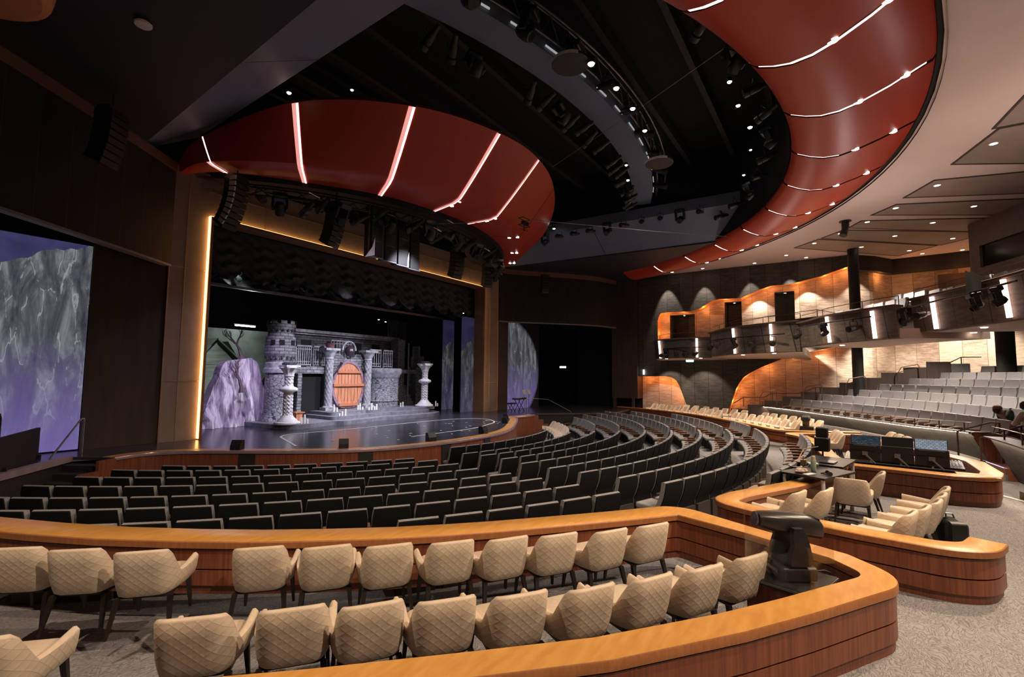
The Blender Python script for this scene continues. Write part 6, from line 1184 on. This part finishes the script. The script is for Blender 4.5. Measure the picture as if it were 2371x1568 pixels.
for i,s in enumerate(('left','middle','right')):
    c=q0+dv*(.28+.56*i)-nx*.02; t=thing('computer_monitor','black computer monitor back on an arm at the mixing desk, %s of the near three'%s,'monitor',(c.x,c.y,.62),az,'monitors with their backs to us')
    mb=MB(); mb.rbox((0,0,.20),(.55,.035,.34),.01,rx=-.12); mb.obj('casing',m_black,t); mb=MB(); mb.box((0,.03,.20),(.50,.004,.30),rx=-.12); mb.obj('screen',m_sd,t) if 0 else mb.obj('screen',m_blk2,t)
    sg=1 if nx.dot(Vector((math.cos(az+PI/2),math.sin(az+PI/2),0)))>0 else -1
    mb=MB(); mb.cyl((.18,sg*.10,-.02),(.0,sg*.05,.17),.018,n=8); mb.box((0,sg*.03,.18),(.10,.03,.08)); mb.obj('arm',m_grey,t)
    if i!=1: mb=MB(); mb.box((0,sg*.022,.35),(.42,.006,.012)); mb.obj('top_stripe',m_grey,t)
r0=Vector((14.55,-.25,0)); r1=Vector((14.55,-2.15,0)); dv2=(r1-r0).normalized(); az2=math.atan2(dv2.y,dv2.x)
for i,s in enumerate(('left one showing a dark software page','middle one switched off','right one showing a bright grey blue page')):
    c=r0+dv2*(.27+.60*i); t=thing('computer_monitor','computer screen facing us beyond the mixing desk, '+s,'monitor',(c.x,c.y,.72),az2,'screens facing us at the mixing desk'); sg=1 if Vector((-math.sin(az2),math.cos(az2),0)).x<0 else -1
    mb=MB(); mb.rbox((0,0,.18),(.58,.035,.36),.008); cs=mb.obj('casing',m_black,t); mb=MB(); mb.box((0,sg*.0195,.18),(.55,.003,.33)); mb.obj('screen',(m_sd,m_blk2,m_sb)[i],cs); mb=MB(); mb.cyl((0,0,-.30),(0,0,.02),.02,n=8); mb.box((0,0,-.34),(.2,.2,.08)); mb.obj('stand',m_black,t)
t=thing('studio_speaker','pair of stacked black studio speakers on a stand left of the monitors','speaker',(13.35,.33,0),az); mb=MB(); mb.cyl((0,0,0),(0,0,.78),.02,n=8); mb.cyl((0,0,0),(0,0,.02),.14,n=14); mb.obj('stand',m_black,t)
mb=MB(); mb.rbox((0,0,.93),(.30,.24,.32),.04); mb.obj('lower_cabinet',m_black,t,smooth=True); mb=MB(); mb.rbox((0,0,1.20),(.24,.20,.24),.04); mb.obj('upper_cabinet',m_black,t,smooth=True)
# ---------------------------------------------------------------- backpack
t=thing('backpack','black backpack standing on the carpet at the end of the middle box wall','backpack',(9.55,-1.30,0),.3); mb=MB(); rows=[]
for z,w,d in ((0,.14,.10),(.02,.17,.125),(.15,.18,.13),(.30,.165,.12),(.40,.12,.09),(.44,.05,.04)): rows.append([(w*math.copysign(abs(math.cos(a))**.7,math.cos(a)),d*math.copysign(abs(math.sin(a))**.7,math.sin(a)),z) for a in [2*PI*i/20 for i in range(20)]])
mb.grid(rows,closed=True); mb.f+=[tuple(reversed(range(20))),tuple(range(100,120))]; mb.m+=[0,0]; mb.obj('main_bag',m_blk2,t,smooth=True); mb=MB(); mb.rbox((-.15,.0,.22),(.16,.24,.40),.05); mb.obj('front_pocket',m_black,t,smooth=True)
mb=MB(); mb.tube([(.0,-.05,.43),(.02,-.04,.49),(.02,.04,.49),(0,.05,.43)],.012,6); mb.obj('grab_handle',m_grey,t); 
for y in(-.06,.05): mb=MB(); mb.tube([(.10,y,.40),(.19,y*1.2,.30),(.215,y*1.4,.15),(.18,y*1.5,.02)],.02,6); mb.obj('shoulder_strap',m_grey if y<0 else m_black,t)
mb=MB(); mb.tube([(0,0,.01),(.08,-.12,.012),(.18,-.22,.01),(.24,-.36,.012)],.012,6); p=mb.obj('loose_strap',m_blk2); p.location=(9.35,-1.5,0); tag(p,'loose black strap lying on the carpet beside the backpack','strap')
# carpet strip, box at the right edge
mb=MB(); a=Vector((15.2,-2.35)); b=Vector((12.9,-3.7)); sweep(mb,[a,b],[(-.05,.0),(-.05,.012),(.05,.012),(.05,0)]); structure(mb.obj('trim_15',m_white))
t=thing('equipment_case','small olive case with cream flap on the carpet at the right edge','case',(14.15,-3.25,0),.4); mb=MB(); mb.box((0,0,.08),(.36,.3,.16)); mb.obj('body',mat('olive_board',(.16,.13,.06),.6),t); mb=MB(); mb.box((-.1,-.02,.22),(.28,.02,.2),rx=.5); mb.obj('flap',m_cream,t)
# ---------------------------------------------------------------- people
def skinned(name,pts,edges,rad,m,parent,root=0):
    me=bpy.data.meshes.new(name); me.from_pydata(pts,edges,[]); me.materials.append(m); o=bpy.data.objects.new(name,me); link(o,parent)
    k=o.modifiers.new('skin','SKIN'); sv=me.skin_vertices[0].data if me.skin_vertices else None
    if sv is None:
        try: me.attributes.new('skin','FLOAT',)
        except Exception: pass
    for i,r in enumerate(rad):
        if me.skin_vertices: v=me.skin_vertices[0].data[i]; v.radius=(r,r) if not isinstance(r,tuple) else r; v.use_root=(i==root)
    k.use_smooth_shade=True; s=o.modifiers.new('sub','SUBSURF'); s.levels=2; s.render_levels=2; return o
m_skin=mat('warm_skin',(.50,.30,.21),.55,ns=5); m_hair=mat('dark_brown_hair',(.03,.018,.012),.6,col2=(.015,.01,.008),ns=20); m_tee=mat('charcoal_jersey',(.03,.035,.04),.9); m_shirt=mat('cream_cotton_shirt',(.62,.52,.43),.85,ns=3); m_trs=mat('dark_trousers',(.04,.035,.035),.9)
def person(loc,rz,label,kind):
    t=thing('person',label,'person',loc,rz)
    # local: +x image right, +y away from us, z up; origin on the floor of the row, seated on the seat edge
    if kind=='bend':
        pel=(.22,0,.48); ch=(.10,-.02,.82); nk=(-.03,-.05,.98); hd=(-.16,-.08,1.0); sL=(.10,-.18,.93); sR=(.12,.16,.95); eR=(.36,.16,.93); hR=(.60,.10,.90); eL=(-.08,-.22,.72); hL=(-.20,-.12,.86)
    else:
        pel=(.05,0,.46); ch=(.05,.02,.80); nk=(.04,.04,1.02); hd=(.02,.08,1.16); sL=(-.14,.02,.95); sR=(.24,.02,.95); eR=(.33,.12,.70); hR=(.20,.32,.66); eL=(-.22,.12,.70); hL=(-.08,.32,.68)
    kL=(pel[0]-.12,pel[1]-.05+.40,.50); kR=(pel[0]+.14,pel[1]+.40,.50); fL=(kL[0],kL[1]+.02,.08); fR=(kR[0],kR[1]+.02,.08)
    pts=[pel,ch,nk,hd,sL,eL,hL,sR,eR,hR,kL,fL,kR,fR]; ed=[(0,1),(1,2),(2,3),(1,4),(4,5),(5,6),(1,7),(7,8),(8,9),(0,10),(10,11),(0,12),(12,13)]
    rad=[.12,.125,.05,.085,.06,.042,.032,.06,.042,.032,.075,.045,.075,.045]; skinned('body',pts,ed,rad,m_skin,t)
    def tw(a,b,k): return tuple(a[i]+(b[i]-a[i])*k for i in range(3))
    if kind=='bend': p2=[pel,ch,tw(ch,nk,.6),sL,eL,sR,eR,tw(eR,hR,.55)]; e2=[(0,1),(1,2),(1,3),(3,4),(1,5),(5,6),(6,7)]; r2=[.14,.148,.08,.08,.06,.08,.062,.052]
    else: p2=[pel,ch,tw(ch,nk,.6),sL,eL,tw(eL,hL,.7),sR,eR,tw(eR,hR,.7)]; e2=[(0,1),(1,2),(1,3),(3,4),(4,5),(1,6),(6,7),(7,8)]; r2=[.155,.17,.085,.09,.065,.055,.09,.065,.055]
    skinned('shirt',p2,e2,r2,m_tee if kind=='bend' else m_shirt,t)
    skinned('trousers',[pel,kL,tw(kL,fL,.85),kR,tw(kR,fR,.85)],[(0,1),(1,2),(0,3),(3,4)],[.15,.09,.06,.09,.06],m_trs,t)
    h=Vector(hd)
    mb=MB()
    if kind=='bend': mb.lathe([(.105,-.02),(.108,.03),(.085,.08),(.04,.105),(.001,.11)],tuple(h+Vector((.0,0,.02))),18); mb.obj('beanie',mat('rust_wool',(.20,.10,.07),.9,ns=30),t,smooth=True); mb=MB(); mb.lathe([(.02,-.10),(.07,-.07),(.09,0),(.088,.03)],tuple(h+Vector((-.035,-.01,-.02))),14); mb.obj('hair',m_hair,t,smooth=True)
    else: mb.lathe([(.06,-.10),(.105,-.06),(.112,.02),(.10,.07),(.05,.115),(.001,.12)],tuple(h+Vector((0,-.01,.01))),18); mb.obj('hair',m_hair,t,smooth=True)
    # face: eyes, nose, mouth on the far side, ears, and fingers on the hands
    mb=MB(); fd=Vector((-.7,.6,-.2)).normalized() if kind=='bend' else Vector((0,1,0)); sdv=Vector((fd.y,-fd.x,0)).normalized(); c=h+fd*.085
    mb.cyl(c,c+fd*.025-Vector((0,0,.012)),.012,.006,n=6); mb.obj('nose',m_skin,t)
    for s in(-1,1):
        mb=MB(); p=h+fd*.082+sdv*s*.03+Vector((0,0,.02)); mb.lathe([(.001,-.008),(.010,0),(.001,.008)],tuple(p),8); mb.obj('eye',m_hair,t); mb=MB(); p=h+sdv*s*.088; mb.lathe([(.001,-.03),(.014,-.01),(.016,.015),(.001,.03)],tuple(p),8); mb.obj('ear',m_skin,t)
    mb=MB(); p=h+fd*.083-Vector((0,0,.04)); mb.box(tuple(p),(.035,.012,.008),math.atan2(sdv.y,sdv.x)); mb.obj('mouth',mat('lips',(.35,.14,.12),.5) if 'lips' not in bpy.data.materials else bpy.data.materials['lips'],t)
    for a,b in ((eL,hL),(eR,hR)):
        d=(Vector(b)-Vector(a)).normalized(); s_=d.cross(Vector((0,0,1))).normalized()
        for k in range(4): q=Vector(b)+d*.03+s_*(-.027+.018*k); L_=(.06,.072,.068,.052)[k]; mb=MB(); mb.tube([q-d*.03,q+d*L_*.5,q+d*L_-Vector((0,0,.015))],[.009,.0085,.007],6); mb.obj('finger',m_skin,t,smooth=True)
        q=Vector(b)-s_*.03; mb=MB(); mb.tube([q,q-s_*.02+d*.025,q-s_*.022+d*.05],[.010,.010,.008],6); mb.obj('thumb',m_skin,t,smooth=True)
person(P(23.35,-75.9,.60),math.atan2(-.829,.559),'person in a dark jersey and rust beanie bending over the second tier row','bend')
person(P(23.1,-80.5,.62),math.atan2(-.829,.559),'person with dark hair in a cream shirt seen from behind at the right edge','sit')
# ---------------------------------------------------------------- things at the stage sides
rail([[(3.3,15.25,.15),(3.45,15.35,.42),(4.02,15.68,1.24),(4.08,15.7,1.24)],[((3.3,15.25,-.66),(3.3,15.25,.15)),((4.08,15.7,.37),(4.08,15.7,1.24))]],'grey metal handrail climbing the steps at the left end of the stage',.022,m_grey)
rail([[(21.5,13.6,1.20),(21.75,13.35,1.22),(22.6,12.9,1.15),(24.1,12.3,.45)],[((21.5,13.6,.37),(21.5,13.6,1.20)),((24.1,12.3,-.64),(24.1,12.3,.45))]],'grey metal handrail sloping down at the right end of the stage',.02,m_grey)
t=thing('band_screen','low black screen panel standing on the left stage platform before the projection','screen panel',(2.85,14.9,.37),math.atan2(1.75,.9)); mb=MB(); mb.box((-.9,0,.36),(3.6,.06,.72)); mb.obj('panel',m_blk2,t); mb=MB(); mb.box((.8,.1,.05),(.08,.4,.1)); mb.box((-1.0,.1,.05),(.08,.4,.1)); mb.obj('foot',m_black,t)
t=thing('music_stand','thin black music stand with tilted desk behind the low black screen','music stand',(1.7,14.9,.37)); mb=MB(); mb.cyl((0,0,0),(0,0,1.15),.012,n=6); mb.obj('pole',m_black,t); mb=MB(); mb.box((.05,0,1.2),(.5,.02,.32),rx=-.4); mb.obj('desk',m_black,t)
for a in (0,2.1,4.2): mb=MB(); mb.cyl((0,0,.15),(.25*math.cos(a),.25*math.sin(a),0),.01,n=5); mb.obj('leg',m_black,t)
t=thing('microphone_stand','black gooseneck stand leaning above the low black screen','stand',(2.55,15.3,.37)); mb=MB(); mb.tube([(0,0,0),(0,0,1.0),(-.02,0,1.1),(-.14,0,1.13)],.022,8); mb.obj('pole',m_black,t,smooth=True); mb=MB(); mb.cyl((0,0,0),(0,0,.02),.12,n=14); mb.obj('foot',m_black,t)
t=thing('keyboard_stand','black keyboard on a crossed stand at the right side stage','keyboard',(23.3,15.2,.37),.1); mb=MB(); mb.box((0,0,.72),(1.2,.32,.09)); mb.obj('keyboard',m_black,t); mb=MB(); mb.box((0,-.08,.77),(1.1,.14,.012)); mb.obj('keys',m_white,t); mb=MB()
for s in(-1,1): mb.cyl((-.35,s*.12,0),(.35,s*.12,.68),.02,n=6); mb.cyl((.35,s*.12,0),(-.35,s*.12,.68),.02,n=6)
mb.obj('crossed_stand',m_black,t)
t=thing('keyboard_bench','black bench with crossed legs left of the keyboard','bench',(22.5,15.2,.37)); mb=MB(); mb.rbox((0,0,.48),(.6,.3,.07),.02); mb.obj('seat',m_black,t); mb=MB()
for s in(-1,1): mb.cyl((-.22,s*.1,0),(.22,s*.1,.45),.018,n=6); mb.cyl((.22,s*.1,0),(-.22,s*.1,.45),.018,n=6)
mb.obj('crossed_legs',m_black,t)
for i,(x,s) in enumerate(((23.35,'left'),(23.85,'right'))): t=thing('music_stand','music stand with white sheets above the keyboard, %s one'%s,'music stand',(x,14.9,.37)); mb=MB(); mb.cyl((0,0,0),(0,0,1.0),.012,n=6); mb.obj('pole',m_black,t); mb=MB(); mb.box((0,0,1.1),(.36,.02,.28),rx=-.35); mb.obj('sheet_music',mat('lilac_paper%d'%i,(.6,.58,.65),.6),t)
